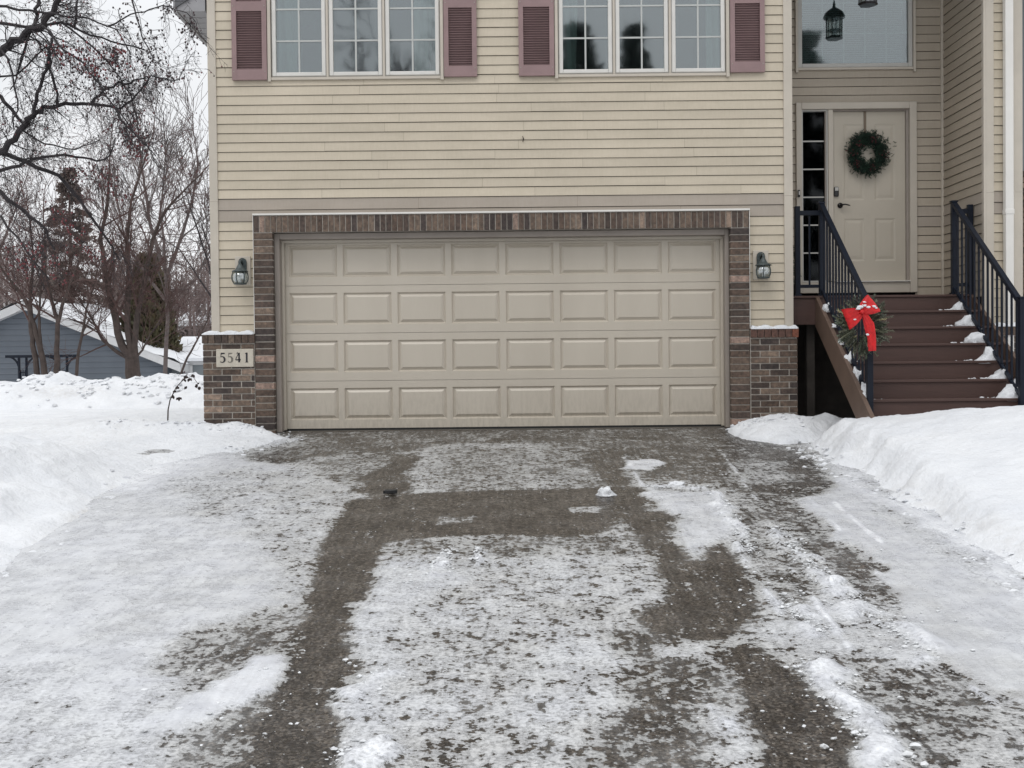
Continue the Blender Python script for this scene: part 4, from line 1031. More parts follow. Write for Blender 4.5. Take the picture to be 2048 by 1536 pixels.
def railing(x, xw, label):
    t = thing('handrail', label, 'railing', (x, -.6, 0), 'black metal handrails on the porch steps')
    yt = YL+.04; yb, zb_ = nose(6.25)[0], nose(7)[1]
    zt = ZL+1.0
    hp = .028
    s = MB(); s.box(x-hp, x+hp, yt-hp, yt+hp, ZL, zt+.03); s.build('post', M['black_metal'], t, bevel=.003)
    s = MB(); s.box(x-hp-.008, x+hp+.008, yt-hp-.008, yt+hp+.008, zt+.0304, zt+.045); s.build('post_cap', M['black_metal'], t)
    ztb = ZL-RI*6.15+.98
    s = MB(); s.box(x-hp, x+hp, yb-hp, yb+hp, zb_-.0, ztb+.02); s.build('post', M['black_metal'], t, bevel=.003)
    s = MB(); s.box(x-hp-.008, x+hp+.008, yb-hp-.008, yb+hp+.008, ztb+.0204, ztb+.035); s.build('post_cap', M['black_metal'], t)
    def bar(z0, z1, hw, hz):
        s = MB(); s.prism([(x-hw, yt-hp, z0-hz), (x-hw, yb+hp, z1-hz), (x-hw, yb+hp, z1+hz), (x-hw, yt-hp, z0+hz)], (2*hw, 0, 0)); return s
    bar(zt-.0, ztb-.02, .027, .028).build('top_rail', M['black_metal'], t, bevel=.004)
    bar(ZL+.06, ztb-.93, .016, .018).build('bottom_rail', M['black_metal'], t)
    n = 14
    for k in range(1, n+1):
        f_ = k/(n+1); y = yt+(yb-yt)*f_; za = ZL+.06+(ztb-.93-ZL-.06)*f_; zz = zt+(ztb-.02-zt)*f_
        s = MB(); s.box(x-.009, x+.009, y-.009, y+.009, za+.01, zz-.02); s.build('baluster', M['black_metal'], t)
    # short level return to the wall
    s = MB(); s.box(xw-hp, xw+hp, yt-hp, yt+hp, ZL, zt+.0); s.build('post', M['black_metal'], t, bevel=.003)
    s = MB(); s.box(xw-hp-.01, xw+hp+.01, yt-hp-.01, yt+hp+.01, ZL, ZL+.02); s.box(x-hp-.01, x+hp+.01, yt-hp-.01, yt+hp+.01, ZL, ZL+.02); s.build('base_flange', M['black_metal'], t)
    a, b = min(x, xw)+hp, max(x, xw)-hp
    s = MB(); s.box(a, b, yt-.02, yt+.02, zt-.10, zt-.05); s.build('top_rail', M['black_metal'], t)
    s = MB(); s.box(a, b, yt-.016, yt+.016, ZL+.09, ZL+.125); s.build('bottom_rail', M['black_metal'], t)
    m_ = (a+b)/2; s = MB(); s.box(m_-.009, m_+.009, yt-.009, yt+.009, ZL+.125, zt-.10); s.build('baluster', M['black_metal'], t)
    return yt, yb, zt, ztb
rail = railing(3.475, 3.205, 'black metal handrail with the fir wreath, left side of the steps')
railing(4.955, 5.135, 'black metal handrail along the right side of the steps')

# snow left on the treads by the rails
names = ['first', 'second', 'third', 'fourth', 'fifth', 'sixth', 'seventh']
for k in range(1, 7):
    y, z = nose(k); sz = [.055, .07, .085, .085, .08, .095][k-1]
    lump('snow_clump', (4.91, y+.10, z), (sz*1.5, .08, sz*1.7), f'clump of snow on the {names[k-1]} step below the landing, at the right handrail', 3, seed=k*3+1, group='snow clumps on the porch steps', cut=.06)
for k in range(1, 7):
    y, z = nose(k); sz = [.045, .02, .035, .06, .07, .09][k-1]
    lump('snow_clump', (3.462, y+.03, z), (.05, .08, sz*1.7), f'clump of snow on the {names[k-1]} step below the landing, at the left stringer', 3, seed=k*5+2, group='snow clumps on the porch steps')
mb = MB()
for k in range(1, 8):
    y, z = nose(k)
    for j in range(rng.randrange(8, 20)):
        s_ = rng.uniform(.004, .016); mb.blob((4.86-abs(rng.gauss(0, .11)), y+rng.uniform(.01, .22), z+s_*.3), s_*1.5, s_, s_*.7, rng, .4)
    for j in range(6):
        s_ = rng.uniform(.004, .012); mb.blob((3.50+abs(rng.gauss(0, .06)), y+rng.uniform(.01, .22), z+s_*.3), s_*1.5, s_, s_*.7, rng, .4)
tag(mb.build('step_snow_crumbs', M['snow']), 'small crumbs of snow scattered on the porch treads beside both handrails', 'snow', kind='stuff')
y, z = nose(7)
lump('snow_clump', (4.98, y+.06, z), (.17, .10, .13), 'largest clump of snow at the foot of the right handrail', 3, seed=50, group='snow clumps on the porch steps')
lump('snow_clump', (5.22, y+.08, z), (.12, .10, .10), 'rounded clump of snow just right of the right handrail foot', 3, seed=53, group='snow clumps on the porch steps')

# ---- fir wreath with red bow on the left handrail
def fir_wreath():
    yw = -1.57; c = PY(1724, 652, yw); c2 = Vector((c.x, yw, c.z))
    t = thing('wreath', 'shaggy grey-green fir wreath with a big red bow tied to the left handrail', 'wreath', tuple(c2))
    s = MB(); rg = random.Random(9)
    for k in range(300):
        a = rg.uniform(0, 2*math.pi); rr = rg.uniform(.07, .18)
        p = c2+Vector((rr*math.cos(a), rg.uniform(-.05, .05), rr*math.sin(a)*1.15))
        d = Vector((math.cos(a), rg.uniform(-.55, .35), math.sin(a)*1.1))+Vector((rg.gauss(0, .35), 0, rg.gauss(0, .35)))
        kk = rg.uniform(.55, 1.5); col = (kk*rg.uniform(.9, 1.15), kk, kk*rg.uniform(.85, 1.05), 1)
        if rg.random() < .06: col = (3.2, 2.6, 2.0, 1)
        ln = rg.uniform(.06, .14)
        d.normalize(); e = d.orthogonal().normalized(); g_ = d.cross(e); s.cur = col
        for j in range(34):
            tt = (j+rg.random())/34; an = rg.uniform(0, 2*math.pi); o = e*math.cos(an)+g_*math.sin(an); q = p+d*ln*tt
            tip = q+o*.019*(1-.25*tt)+d*.014; s_ = d.cross(o)*.0036; s.poly([q-s_, q+s_, tip+s_*.6, tip-s_*.6])
        s.tube([p, p+d*ln], [.004, .002], 3, False)
    s.build('greenery', M['fir'], t)
    # bow: two gathered loops, knot, two tails
    cb = PY(1722, 624, yw-.13); o0 = Vector((cb.x, yw-.13, cb.z))
    s = MB()
    def loop(ang, ln, wd, tw):
        nu, nv = 14, 9; g_ = []
        ax = Vector((math.cos(ang), 0, math.sin(ang))); nrm = Vector((-math.sin(ang), 0, math.cos(ang)))
        for i in range(nu+1):
            row = []; u = i/nu
            for j in range(nv+1):
                v = j/nv-.5; th = math.pi*2*u
                r_ = (1-math.cos(th))/2*ln; dep = math.sin(th)*.035; ww = wd*(.18+.82*math.sin(math.pi*min(u, 1-u)))
                pleat = .017*math.sin(v*26+tw)*(.4+.6*(1-math.sin(math.pi*u)))
                row.append(s.vert(o0+ax*r_+nrm*(v*ww)+Vector((0, -dep+pleat-.01, -.02*math.sin(math.pi*u)*abs(v)))))
            g_.append(row)
        for i in range(nu):
            for j in range(nv): s.f.append([g_[i][j], g_[i+1][j], g_[i+1][j+1], g_[i][j+1]])
    loop(math.pi+.38, .165, .21, 0); loop(.66, .155, .20, 1.3)
    s.blob(o0+Vector((0, -.03, 0)), .028, .024, .03, rg, .12)
    def tail(pts, wd):
        pr = None; nv = 6
        for k_, (dx_, dz_, dy_) in enumerate(pts):
            nxt = pts[min(k_+1, len(pts)-1)]; prv = pts[max(k_-1, 0)]; tx, tz = nxt[0]-prv[0], nxt[1]-prv[1]; l = math.hypot(tx, tz); nx, nz = -tz/l, tx/l
            ww = wd*(.35+.65*min(1, k_/2)); row = [s.vert(o0+Vector((dx_+nx*ww*(j/nv-.5), dy_+.008*math.sin(j*1.9+k_*.5), dz_+nz*ww*(j/nv-.5)))) for j in range(nv+1)]
            if pr:
                for j in range(nv): s.f.append([pr[j], row[j], row[j+1], pr[j+1]])
            pr = row
    tail([(0, 0, -.02), (.04, -.05, -.035), (.075, -.12, -.04), (.09, -.20, -.035), (.098, -.29, -.03), (.10, -.37, -.02)], .075)
    tail([(.01, -.01, -.01), (.03, -.08, -.02), (.055, -.16, -.02), (.08, -.25, -.02), (.085, -.33, -.01)], .05)
    s.build('bow', M['ribbon'], t, smooth=True)
    s = MB()
    for (dx_, dz_, r_) in ((-.02, .045, .024), (.02, .06, .016), (.06, .045, .016), (.11, .05, .014), (.13, .035, .010), (-.075, -.07, .013), (.02, .09, .013), (.045, -.215, .014), (-.04, .03, .018)):
        s.blob(o0+Vector((dx_, -.045, dz_)), r_*1.5, r_*.7, r_*.8, rg, .25)
    s.build('snow_flecks', M['snow'], t)
fir_wreath()

# conifer sprigs showing inside the sidelight rail gap: a small potted fir behind the left return
pf = thing('potted_fir', 'small snowy fir behind the short railing left of the entry door', 'plant', (3.33, .75, ZL))
s = MB(); rg = random.Random(12); s.lathe((3.28, .72, ZL), [(.06, 0), (.085, .16), (.08, .16)], 14); s.build('pot', M['bronze'], pf)
s = MB()
for k in range(90):
    h = rg.random(); a = rg.uniform(0, 6.28); p = Vector((3.28, .72, ZL+.14+h*.46)); d = Vector((math.cos(a), math.sin(a), -.15)); kk = rg.uniform(.6, 2.2)
    sprig(s, p, d, .09*(1-h*.8)+.02, .014, rg, 16, (kk, kk, kk, 1))
s.build('foliage', M['pine'], pf)

# ================================================================== TREES
def branchlets(mb, p, d, r, ln, depth, rg, prm, tips=None):
    """recursive bare branch"""
    n = prm['seg']; pts = [p]; rad = [r]; q = p.copy(); dd = d.normalized()
    for k in range(n):
        dd = (dd+Vector((rg.gauss(0, 1), rg.gauss(0, 1), rg.gauss(0, 1)))*prm['wig']+Vector((0, 0, prm['up'][min(depth, len(prm['up'])-1)]))).normalized()
        q = q+dd*(ln/n); pts.append(q.copy()); rad.append(max(r*(1-(k+1)/n*.62), prm['rmin']))
    mb.tube(pts, rad, 6 if r > .03 else (4 if r > .01 else 3), False)
    if depth >= prm['depth']:
        if tips is not None: tips.append((q, dd))
        return
    nc = prm['kids'][min(depth, len(prm['kids'])-1)]
    for k in range(nc):
        t = prm['t0']+(1-prm['t0'])*(k+rg.random())/nc; i = min(int(t*n), n-1); fr = t*n-i
        bp = pts[i].lerp(pts[i+1], fr); bd = (pts[i+1]-pts[i]).normalized()
        o = bd.orthogonal().normalized(); o.rotate(Matrix.Rotation(rg.uniform(0, 6.283), 3, bd)); an = rg.uniform(*prm['ang'])
        cd = bd*math.cos(an)+o*math.sin(an)
        rr = max(rad[i]*rg.uniform(*prm.get('rk', (.45, .7))), prm['rmin'])
        branchlets(mb, bp, cd, rr, ln*rg.uniform(*prm['lk']), depth+1, rg, prm, tips)

def bare_tree(name, label, base, stems, prm, mat, seed, cat='tree', group=None, berries=0, bcol_=(1, 1, 1, 1), bsize=.03):
    rg = random.Random(seed); t = thing(name, label, cat, base, group); tr = MB(); cr_ = MB(); tips = []
    for (pts, r0, r1) in stems:
        r0 *= .58; r1 *= .5
        P_ = [Vector(p) for p in pts]
        # refine with small wiggle
        Q = []
        for a, b in zip(P_[:-1], P_[1:]):
            for k in range(3): Q.append(a.lerp(b, k/3)+Vector((rg.gauss(0, 1), rg.gauss(0, 1), 0))*(r0*.12))
        Q.append(P_[-1]); rad = [r0+(r1-r0)*k/(len(Q)-1) for k in range(len(Q))]
        tr.tube(Q, rad, 8)
        L_ = sum((b-a).length for a, b in zip(P_[:-1], P_[1:]))
        nb = prm['n0']
        for k in range(nb):
            tt = prm.get('s0', .35)+(1-prm.get('s0', .35))*(k+rg.random())/nb; i = min(int(tt*(len(Q)-1)), len(Q)-2)
            bp = Q[i]; bd = (Q[i+1]-Q[i]).normalized(); o = bd.orthogonal().normalized(); o.rotate(Matrix.Rotation(rg.uniform(0, 6.283), 3, bd)); an = rg.uniform(*prm['ang'])
            branchlets(cr_, bp, bd*math.cos(an)+o*math.sin(an), max(rad[i]*.5, prm['rmin']), prm['len']*rg.uniform(.6, 1.1)*(1.15-.5*tt), 1, rg, prm, tips)
        branchlets(cr_, Q[-1], (Q[-1]-Q[-2]), rad[-1], prm['len']*.9, 1, rg, prm, tips)
    tr.build('trunk', M[mat], t); cr_.build('crown', M[mat if mat != 'bark' else 'twig_brown'], t)
    if berries:
        b = MB(); b.cur = bcol_; rg.shuffle(tips)
        for q, d in tips[:berries]:
            for k in range(rg.choice((1, 2, 3))):
                c = q+Vector((rg.gauss(0, bsize), rg.gauss(0, bsize), -rg.random()*bsize*2)); s_ = bsize*.45*rg.uniform(.7, 1.3)
                b.poly([c+Vector((s_, 0, 0)), c+Vector((0, 0, s_)), c+Vector((-s_, 0, 0)), c+Vector((0, 0, -s_))]); b.poly([c+Vector((0, s_, 0)), c+Vector((0, 0, s_)), c+Vector((0, -s_, 0)), c+Vector((0, 0, -s_))])
        b.build('berries', M['berry'], t)['kind'] = 'stuff'
    return t
def pxline(pts, Y, gz=None): return [tuple(PY(x_, y_, Y+(d_[0] if d_ else 0))) for x_, y_, *d_ in pts]

# big crabapple whose boughs hang in from the left; trunk stands in the yard beyond the frame
YC = -3.4
rg = random.Random(17)
ct = thing('crabapple_tree', 'nearest bare crabapple tree, dark boughs with wine-red fruit reaching in from the left edge', 'tree', (-6.6, YC, -.2))
tr = MB(); root = Vector((-6.6, YC, -.3)); fork = Vector((-6.45, YC, 1.6))
tr.tube([root, root.lerp(fork, .5)+Vector((.05, 0, 0)), fork], [.17, .14, .13], 10)
limbs = [  # pixel paths of boughs seen in the photograph, at the tree's own distance; (x, y, depth offset)
 ([(-420, 330), (-200, 200), (0, 104), (26, 80), (60, 62), (86, 50), (104, 23), (125, -20), (150, -80)], 15, 8),
 ([(-300, 60), (-100, 40), (0, 48), (78, 55), (120, 42), (160, 62), (220, 82), (290, 100)], 7, 2.5),
 ([(68, 60), (72, 30), (76, 0), (80, -60)], 7, 5), ([(-100, 20), (0, 10), (40, 20), (110, 26), (180, 36), (235, 60), (262, 110)], 5, 1.6),
 ([(-400, 420), (-160, 350), (0, 307), (26, 276), (52, 245), (68, 229), (86, 216), (130, 208), (182, 206), (242, 217), (272, 192), (299, 154)], 13, 2.2),
 ([(68, 229), (76, 190), (86, 146), (101, 107), (104, 80), (98, 62)], 6, 4), ([(101, 110), (106, 150), (113, 208)], 4.5, 4),
 ([(182, 206), (208, 180), (232, 170), (255, 164), (285, 155), (305, 152), (349, 163)], 5, 1.4), ([(349, 163), (368, 140), (387, 104)], 1.3, .8),
 ([(232, 218), (245, 242), (260, 260), (285, 285), (312, 312)], 4, 1.5), ([(-60, 350), (0, 341), (40, 330), (65, 318), (109, 310), (169, 315), (203, 326), (226, 300), (232, 276)], 7, 1.6),
 ([(-90, 120), (0, 195), (20, 218), (42, 245), (60, 250)], 8, 4), ([(-80, 270), (0, 305), (52, 325), (117, 349), (160, 400), (215, 480), (240, 520)], 10, 2.5),
 ([(-60, 380), (0, 385), (45, 420), (90, 460), (110, 500)], 9, 3), ([(150, 60), (152, 30), (158, -20)], 4, 3), ([(86, 50), (130, 100), (170, 130), (200, 170), (240, 230), (270, 270)], 4, 1.5),
 ([(120, 42), (180, 90), (230, 140), (262, 190), (278, 250)], 3.5, 1.3), ([(258, -30), (268, 20), (285, 70), (300, 110), (312, 122)], 3, 1.2), ([(30, 250), (90, 290), (150, 300), (200, 280)], 3.5, 1.3),
 ([(215, 55), (260, 30), (300, 18), (340, 12), (372, 25), (392, 40), (392, 60)], 2.6, 1), ([(0, 430), (50, 500), (100, 560)], 4, 2), ([(317, 128), (335, 138), (364, 128)], 1, .6),
 ([(-40, 60), (20, 120), (35, 200), (28, 260)], 4, 2), ([(60, 62), (40, 130), (20, 180)], 4, 1.8), ([(-50, 160), (30, 150), (90, 96), (150, 92)], 4, 1.5),
]
tw = MB(); be = MB(); S = (12.4+YC)/F_PX*.62
prmC = dict(seg=4, wig=.22, up=(-.02, -.10, -.16), depth=3, kids=(5, 4, 3), t0=.1, ang=(.4, 1.2), lk=(.38, .62), rmin=.0012, rk=(.4, .6))
def berry(b, c, s_, rg):
    b.blob(c, s_, s_, s_*1.1, rg, .08)
for li, (pts, w0, w1) in enumerate(limbs):
    dep = rg.uniform(-.4, .4) if li not in (0, 4) else 0
    P_ = [PY(x_, y_, YC+dep*(1 if k else .6)) for k, (x_, y_) in enumerate(pts)]
    Q = []
    for a, b in zip(P_[:-1], P_[1:]):
        for k in range(3): Q.append(a.lerp(b, k/3)+Vector((rg.gauss(0, .006), rg.gauss(0, .012), rg.gauss(0, .006))))
    Q.append(P_[-1]); rad = [(w0+(w1-w0)*k/(len(Q)-1))*S for k in range(len(Q))]
    tr.tube(Q, rad, 7)
    if li in (0, 4, 3, 10, 12, 13): tr.tube([fork, fork.lerp(Q[0], .5)+Vector((0, 0, .1)), Q[0]], [.07, .05, rad[0]], 7)
    n = int(len(Q)*(1.25 if w0 > 3 else .45))
    for k in range(n):
        i = rg.randrange(1, len(Q)-1); bd = (Q[i+1]-Q[i]).normalized(); o = bd.orthogonal().normalized(); o.rotate(Matrix.Rotation(rg.uniform(0, 6.283), 3, bd)); an = rg.uniform(.5, 1.4)
        tips = []; branchlets(tw, Q[i], bd*math.cos(an)+o*math.sin(an)+Vector((.15, 0, -.1)), max(.0022, rad[i]*.28), rg.uniform(.12, .36), 1, rg, prmC, tips)
        for q, d_ in tips:
            if rg.random() < .17: be.cur = (.25, .5, .6, 1) if rg.random() < .6 else (1.3, 1, 1, 1); be.blob(q-Vector((0, 0, .008)), .0065, .0065, .008, rg, .1)
# drooping fruit strings
for (x0_, y0_, x1_, y1_, red) in ((262, -5, 312, 130, 0), (232, 20, 298, 150, 0), (205, 80, 275, 200, 0), (110, 90, 140, 125, 1), (150, 85, 195, 170, 1), (215, 85, 240, 130, 1), (225, 100, 232, 130, 1), (140, 110, 150, 200, 0), (190, 150, 235, 230, 0), (250, 170, 275, 240, 0), (255, 215, 285, 290, 1), (262, 265, 275, 320, 1), (250, 255, 262, 300, 1), (170, 120, 205, 200, 0), (330, 0, 335, 30, 0), (380, 45, 385, 80, 0), (180, 95, 190, 160, 1),
    (300, 60, 318, 125, 0), (305, 150, 360, 168, 0), (60, 480, 130, 560, 1), (150, 330, 200, 370, 1), (190, 330, 250, 400, 1), (100, 420, 170, 470, 1), (230, 250, 300, 320, 1), (20, 510, 60, 540, 1), (160, 480, 200, 520, 1)):
    d0 = rg.uniform(-.8, .8); A = PY(x0_, y0_, YC+d0); B = PY(x1_, y1_, YC+d0)
    pts = [A.lerp(B, k/6)+Vector((rg.gauss(0, .015), 0, rg.gauss(0, .01))) for k in range(7)]
    tw.tube(pts, [.003, .0026, .0024, .002, .002, .0015, .0012], 4)
    for k in range(42 if red else 34):
        t = rg.random(); c = A.lerp(B, t)+Vector((rg.gauss(0, .05), rg.gauss(0, .05), rg.gauss(0, .035)))
        be.cur = (1.5, 1.0, 1.0, 1) if (red and rg.random() < .75) else (.3, .5, .6, 1)
        be.blob(c, .0082, .0082, .010, rg, .1); tw.tube([A.lerp(B, t), c+Vector((0, 0, .008))], .0013, 3, False)
tr.build('trunk', M['bark_dark'], ct); tw.build('twigs', M['bark_dark'], ct); be.build('fruit', M['berry'], ct)['kind'] = 'stuff'

# trees of the neighbour's yard
prmB = dict(seg=4, wig=.12, up=(.0, .05, .06, .05), depth=4, kids=(4, 4, 4, 3), t0=.2, ang=(.3, .9), lk=(.5, .8), rmin=.0032, n0=12, len=1.35, s0=.35, rk=(.4, .6))
YT = 12.6
bare_tree('bare_tree', 'bare multi-stemmed tree with a thick dark base right of the black arbor', (PY(268, 752, YT).x, YT, -.4),
 [(pxline([(262, 762), (258, 715), (245, 690), (226, 620), (214, 560), (200, 480), (215, 400), (218, 350)], YT), .20, .04),
  (pxline([(268, 762), (262, 700), (255, 650), (258, 560), (254, 480), (262, 400), (290, 320)], YT), .17, .035),
  (pxline([(275, 762), (270, 710), (272, 650), (290, 560), (305, 480), (325, 430), (350, 400), (400, 350)], YT), .15, .03),
  (pxline([(262, 720), (235, 705), (205, 680), (185, 640), (160, 600)], YT), .09, .03), (pxline([(272, 715), (285, 700), (300, 670), (320, 640)], YT), .05, .02)],
 dict(prmB), 'bark', 31, berries=260, bcol_=(.9, 1, 1, 1), bsize=.035)
bare_tree('bare_tree', 'bare tree with four dark stems standing in front of the black arbor', (PY(85, 765, YT-.6).x, YT-.6, -.4),
 [(pxline([(95, 770), (82, 700), (68, 650), (50, 600), (20, 560), (-10, 520)], YT-.6), .13, .04), (pxline([(78, 770), (66, 690), (62, 650), (60, 590), (68, 520), (60, 440)], YT-.6), .12, .035),
  (pxline([(112, 770), (113, 700), (115, 640), (103, 600), (88, 540), (90, 470)], YT-.6), .12, .035), (pxline([(114, 650), (125, 610), (140, 570), (160, 520), (165, 440)], YT-.6), .08, .03), (pxline([(82, 700), (78, 640), (80, 590), (86, 520)], YT-.6), .07, .03)],
 dict(prmB, n0=6), 'bark', 37, berries=200, bcol_=(.9, 1, 1, 1), bsize=.035)
bare_tree('bare_tree', 'slender reddish tree between the two larger bare trees', (PY(150, 760, YT-.4).x, YT-.4, -.4),
 [(pxline([(150, 768), (158, 700), (166, 660), (174, 615), (190, 560), (205, 500)], YT-.4), .07, .02), (pxline([(163, 670), (178, 640), (196, 620), (200, 590)], YT-.4), .035, .015), (pxline([(166, 650), (178, 600), (172, 560)], YT-.4), .03, .012)],
 dict(prmB, n0=4, len=1.1, depth=3), 'bark', 41)
bare_tree('bare_tree', 'thin leaning sapling close to the brick corner of the garage', (PY(360, 752, YT-2).x, YT-2, .1),
 [(pxline([(358, 756), (375, 715), (395, 680), (415, 640), (425, 600)], YT-2), .045, .02)], dict(prmB, n0=4, len=.9, depth=3, kids=(3, 3, 2)), 'bark', 43)
YF = 24
bare_tree('bare_tree', 'tall pale bare tree reaching to the top edge behind the multi-stemmed tree', (PY(330, 740, YF).x, YF, -1.5),
 [(pxline([(330, 760), (335, 640), (330, 520), (322, 420), (330, 330)], YF), .13, .04), (pxline([(332, 560), (360, 480), (385, 400), (395, 330)], YF), .12, .05), (pxline([(330, 540), (300, 450), (290, 380), (280, 300)], YF), .12, .05), (pxline([(331, 600), (300, 560), (250, 480), (230, 380)], YF), .1, .04), (pxline([(331, 600), (390, 560), (420, 500), (440, 430)], YF), .1, .04)],
 dict(prmB, n0=6, len=1.9, rmin=.007, up=(.0, .10, .12, .10), ang=(.25, .65)), 'bark_grey', 47)
bare_tree('bare_tree', 'pale bare tree far left behind the blue house roof', (PY(-60, 740, YF+2).x, YF+2, -1.5),
 [(pxline([(-60, 760), (-60, 640), (-50, 520), (-40, 420)], YF+2), .22, .06), (pxline([(-58, 600), (0, 500), (30, 420)], YF+2), .12, .05)],
 dict(prmB, n0=6, len=2.4, rmin=.007, up=(.0, .08, .1, .08)), 'bark_grey', 53)
bare_tree('bare_tree', 'thin tree with dark forked branches beside the siding corner', (PY(450, 740, 16).x, 16, -.6),
 [(pxline([(450, 760), (440, 620), (415, 520), (385, 430), (372, 385)], 16), .07, .02), (pxline([(440, 620), (400, 560), (360, 500), (330, 480)], 16), .05, .018), (pxline([(430, 570), (420, 500), (400, 440)], 16), .05, .018)],
 dict(prmB, n0=4, len=1.0, rmin=.004, kids=(3, 3, 2), depth=3), 'bark_dark', 59)

def leaf_cloud(mb, rg, n, pt, size, dirf, col):
    for k in range(n):
        p = pt(rg); d = dirf(rg, p); s_ = size*rg.uniform(.5, 1.4); d.normalize(); e = d.orthogonal(); e.normalize(); e.rotate(Matrix.Rotation(rg.uniform(0, 6.28), 3, d))
        mb.cur = col(rg, p); mb.poly([p-e*s_*.22, p+d*s_*.5-e*s_*.3, p+d*s_, p+d*s_*.5+e*s_*.3])
def conifer(name, label, x, y, zb, h, rmax, mat, seed, n=9000, size=.22, tiers=26, cat='tree', group=None):
    t = thing(name, label, cat, (x, y, zb), group); rg = random.Random(seed)
    s = MB(); s.tube([(x, y, zb), (x, y, zb+h*.98)], [h*.018, .02], 7); s.build('trunk', M['bark'], t)
    s = MB(); br = []
    for k in range(tiers*7):
        f_ = rg.random()**1.15; a = rg.uniform(0, 6.283); L_ = rmax*(1-f_)**.85*rg.uniform(.65, 1.12)+.08; br.append((f_, a, L_))
    def pt(rg):
        f_, a, L_ = br[rg.randrange(len(br))]; u = rg.random()**.6; r_ = L_*u
        return Vector((x+r_*math.cos(a)+rg.gauss(0, size*.35), y+r_*math.sin(a)+rg.gauss(0, size*.35), zb+h*(.05+.94*f_)-r_*.28+rg.gauss(0, size*.2)))
    leaf_cloud(s, rg, n, pt, size, lambda rg, p: Vector((p.x-x, p.y-y, 0)).normalized()+Vector((rg.gauss(0, .4), rg.gauss(0, .4), rg.gauss(-.25, .4))), lambda rg, p: (lambda k: (k, k, k, 1))(rg.uniform(.6, 1.5)))
    s.build('crown', M[mat], t); return t
# brown-green spruce and the olive arborvitae behind the blue roof
p = PY(145, 740, 34); conifer('spruce_tree', 'tall brownish spruce rising behind the blue house roof', p.x, 34, -1.6, (740-305)/F_PX*46.4+1.6, 3.2, 'needle', 61, 13500, .17, 30)
p = PY(300, 740, 30); 
def column_tree(name, label, x, y, zb, h, r0, mat, seed, n):
    t = thing(name, label, 'tree', (x, y, zb)); rg = random.Random(seed)
    s = MB(); s.tube([(x, y, zb), (x, y, zb+h*.9)], [.12, .03], 7); s.build('trunk', M['bark'], t); s = MB()
    def pt(rg):
        f_ = rg.random(); a = rg.uniform(0, 6.283); r_ = r0*(math.sin(math.pi*(.12+.80*f_)))**.55*(1-.55*f_**3)*(.62+.38*rg.random()**.4)*(1+.13*math.sin(a*5+f_*17)); return Vector((x+r_*math.cos(a), y+r_*math.sin(a), zb+h*f_))
    leaf_cloud(s, rg, n, pt, .26, lambda rg, p: Vector((p.x-x, p.y-y, 0)).normalized()*.5+Vector((rg.gauss(0, .3), rg.gauss(0, .3), 1)), lambda rg, p: (lambda k: (k*rg.uniform(.9, 1.2), k, k*.9, 1))(rg.uniform(.55, 1.5)))
    s.build('crown', M[mat], t)
column_tree('arborvitae', 'olive-green columnar arborvitae just left of the snowy far roof', p.x, 30, -1.5, (740-488)/F_PX*42.4+1.5, .98, 'arbor', 67, 8000)
# distant wood behind everything on the left
mb = MB(); rg = random.Random(71)
for k in range(190):
    y = rg.uniform(46, 80); x = PY(rg.uniform(-250, 560), 700, y).x; h = rg.uniform(7, 11)*(y/62); mb.tube([(x, y, -2), (x+rg.gauss(0, .3), y, h*.8)], [.14, .05], 4, False)
    for j in range(110):
        f_ = rg.uniform(.2, 1); a = rg.uniform(0, 6.283); p = Vector((x+rg.gauss(0, .5), y+rg.gauss(0, .5), -2+(h+1)*f_)); L_ = rg.uniform(.7, 2.0)*(1.25-f_)
        d = Vector((math.cos(a), math.sin(a)*.6, rg.uniform(.3, 1.5))).normalized(); q = p+d*L_; mb.tube([p, p.lerp(q, .5)+Vector((0, 0, -.05)), q], [.028, .018, .009], 3, False)
        e = Vector((math.cos(a+1), math.sin(a+1), .9)).normalized(); mb.tube([p.lerp(q, .5), p.lerp(q, .5)+e*L_*.5], [.014, .007], 3, False)
tag(mb.build('distant_wood', M['far_wood']), 'hazy grey mass of bare woodland beyond the neighbouring houses', 'woodland', kind='stuff')
# evergreens and a bare tree across the street, seen only as reflections in the upstairs glass
conifer('evergreen_tree', 'wide dark evergreen reflected in the lower left panes of the right upstairs window', 2.9, -35, -1, 15.9, 4.6, 'evergreen', 73, 34000, .28)
conifer('evergreen_tree', 'slimmer dark evergreen reflected in the middle sash of the right upstairs window', 5.4, -36, -1, 16.2, 2.8, 'evergreen', 79, 20000, .3)
conifer('evergreen_tree', 'evergreen reflected in the lower left corner of the tall entry window', 10.7, -26, -1, 13.6, 2.0, 'evergreen', 83, 9000, .26)
bare_tree('bare_tree', 'bare tree reflected in the panes of the left upstairs window', (-4.2, -30, -1),
 [([(-4.2, -30, -1), (-4.1, -30, 5), (-4.4, -30, 9), (-4.8, -30, 12)], .22, .05), ([(-4.1, -30, 5), (-3.0, -30, 8.5), (-2.6, -30, 12)], .14, .04)], dict(prmB, n0=7, len=2.6, rmin=.012), 'bark_dark', 89)

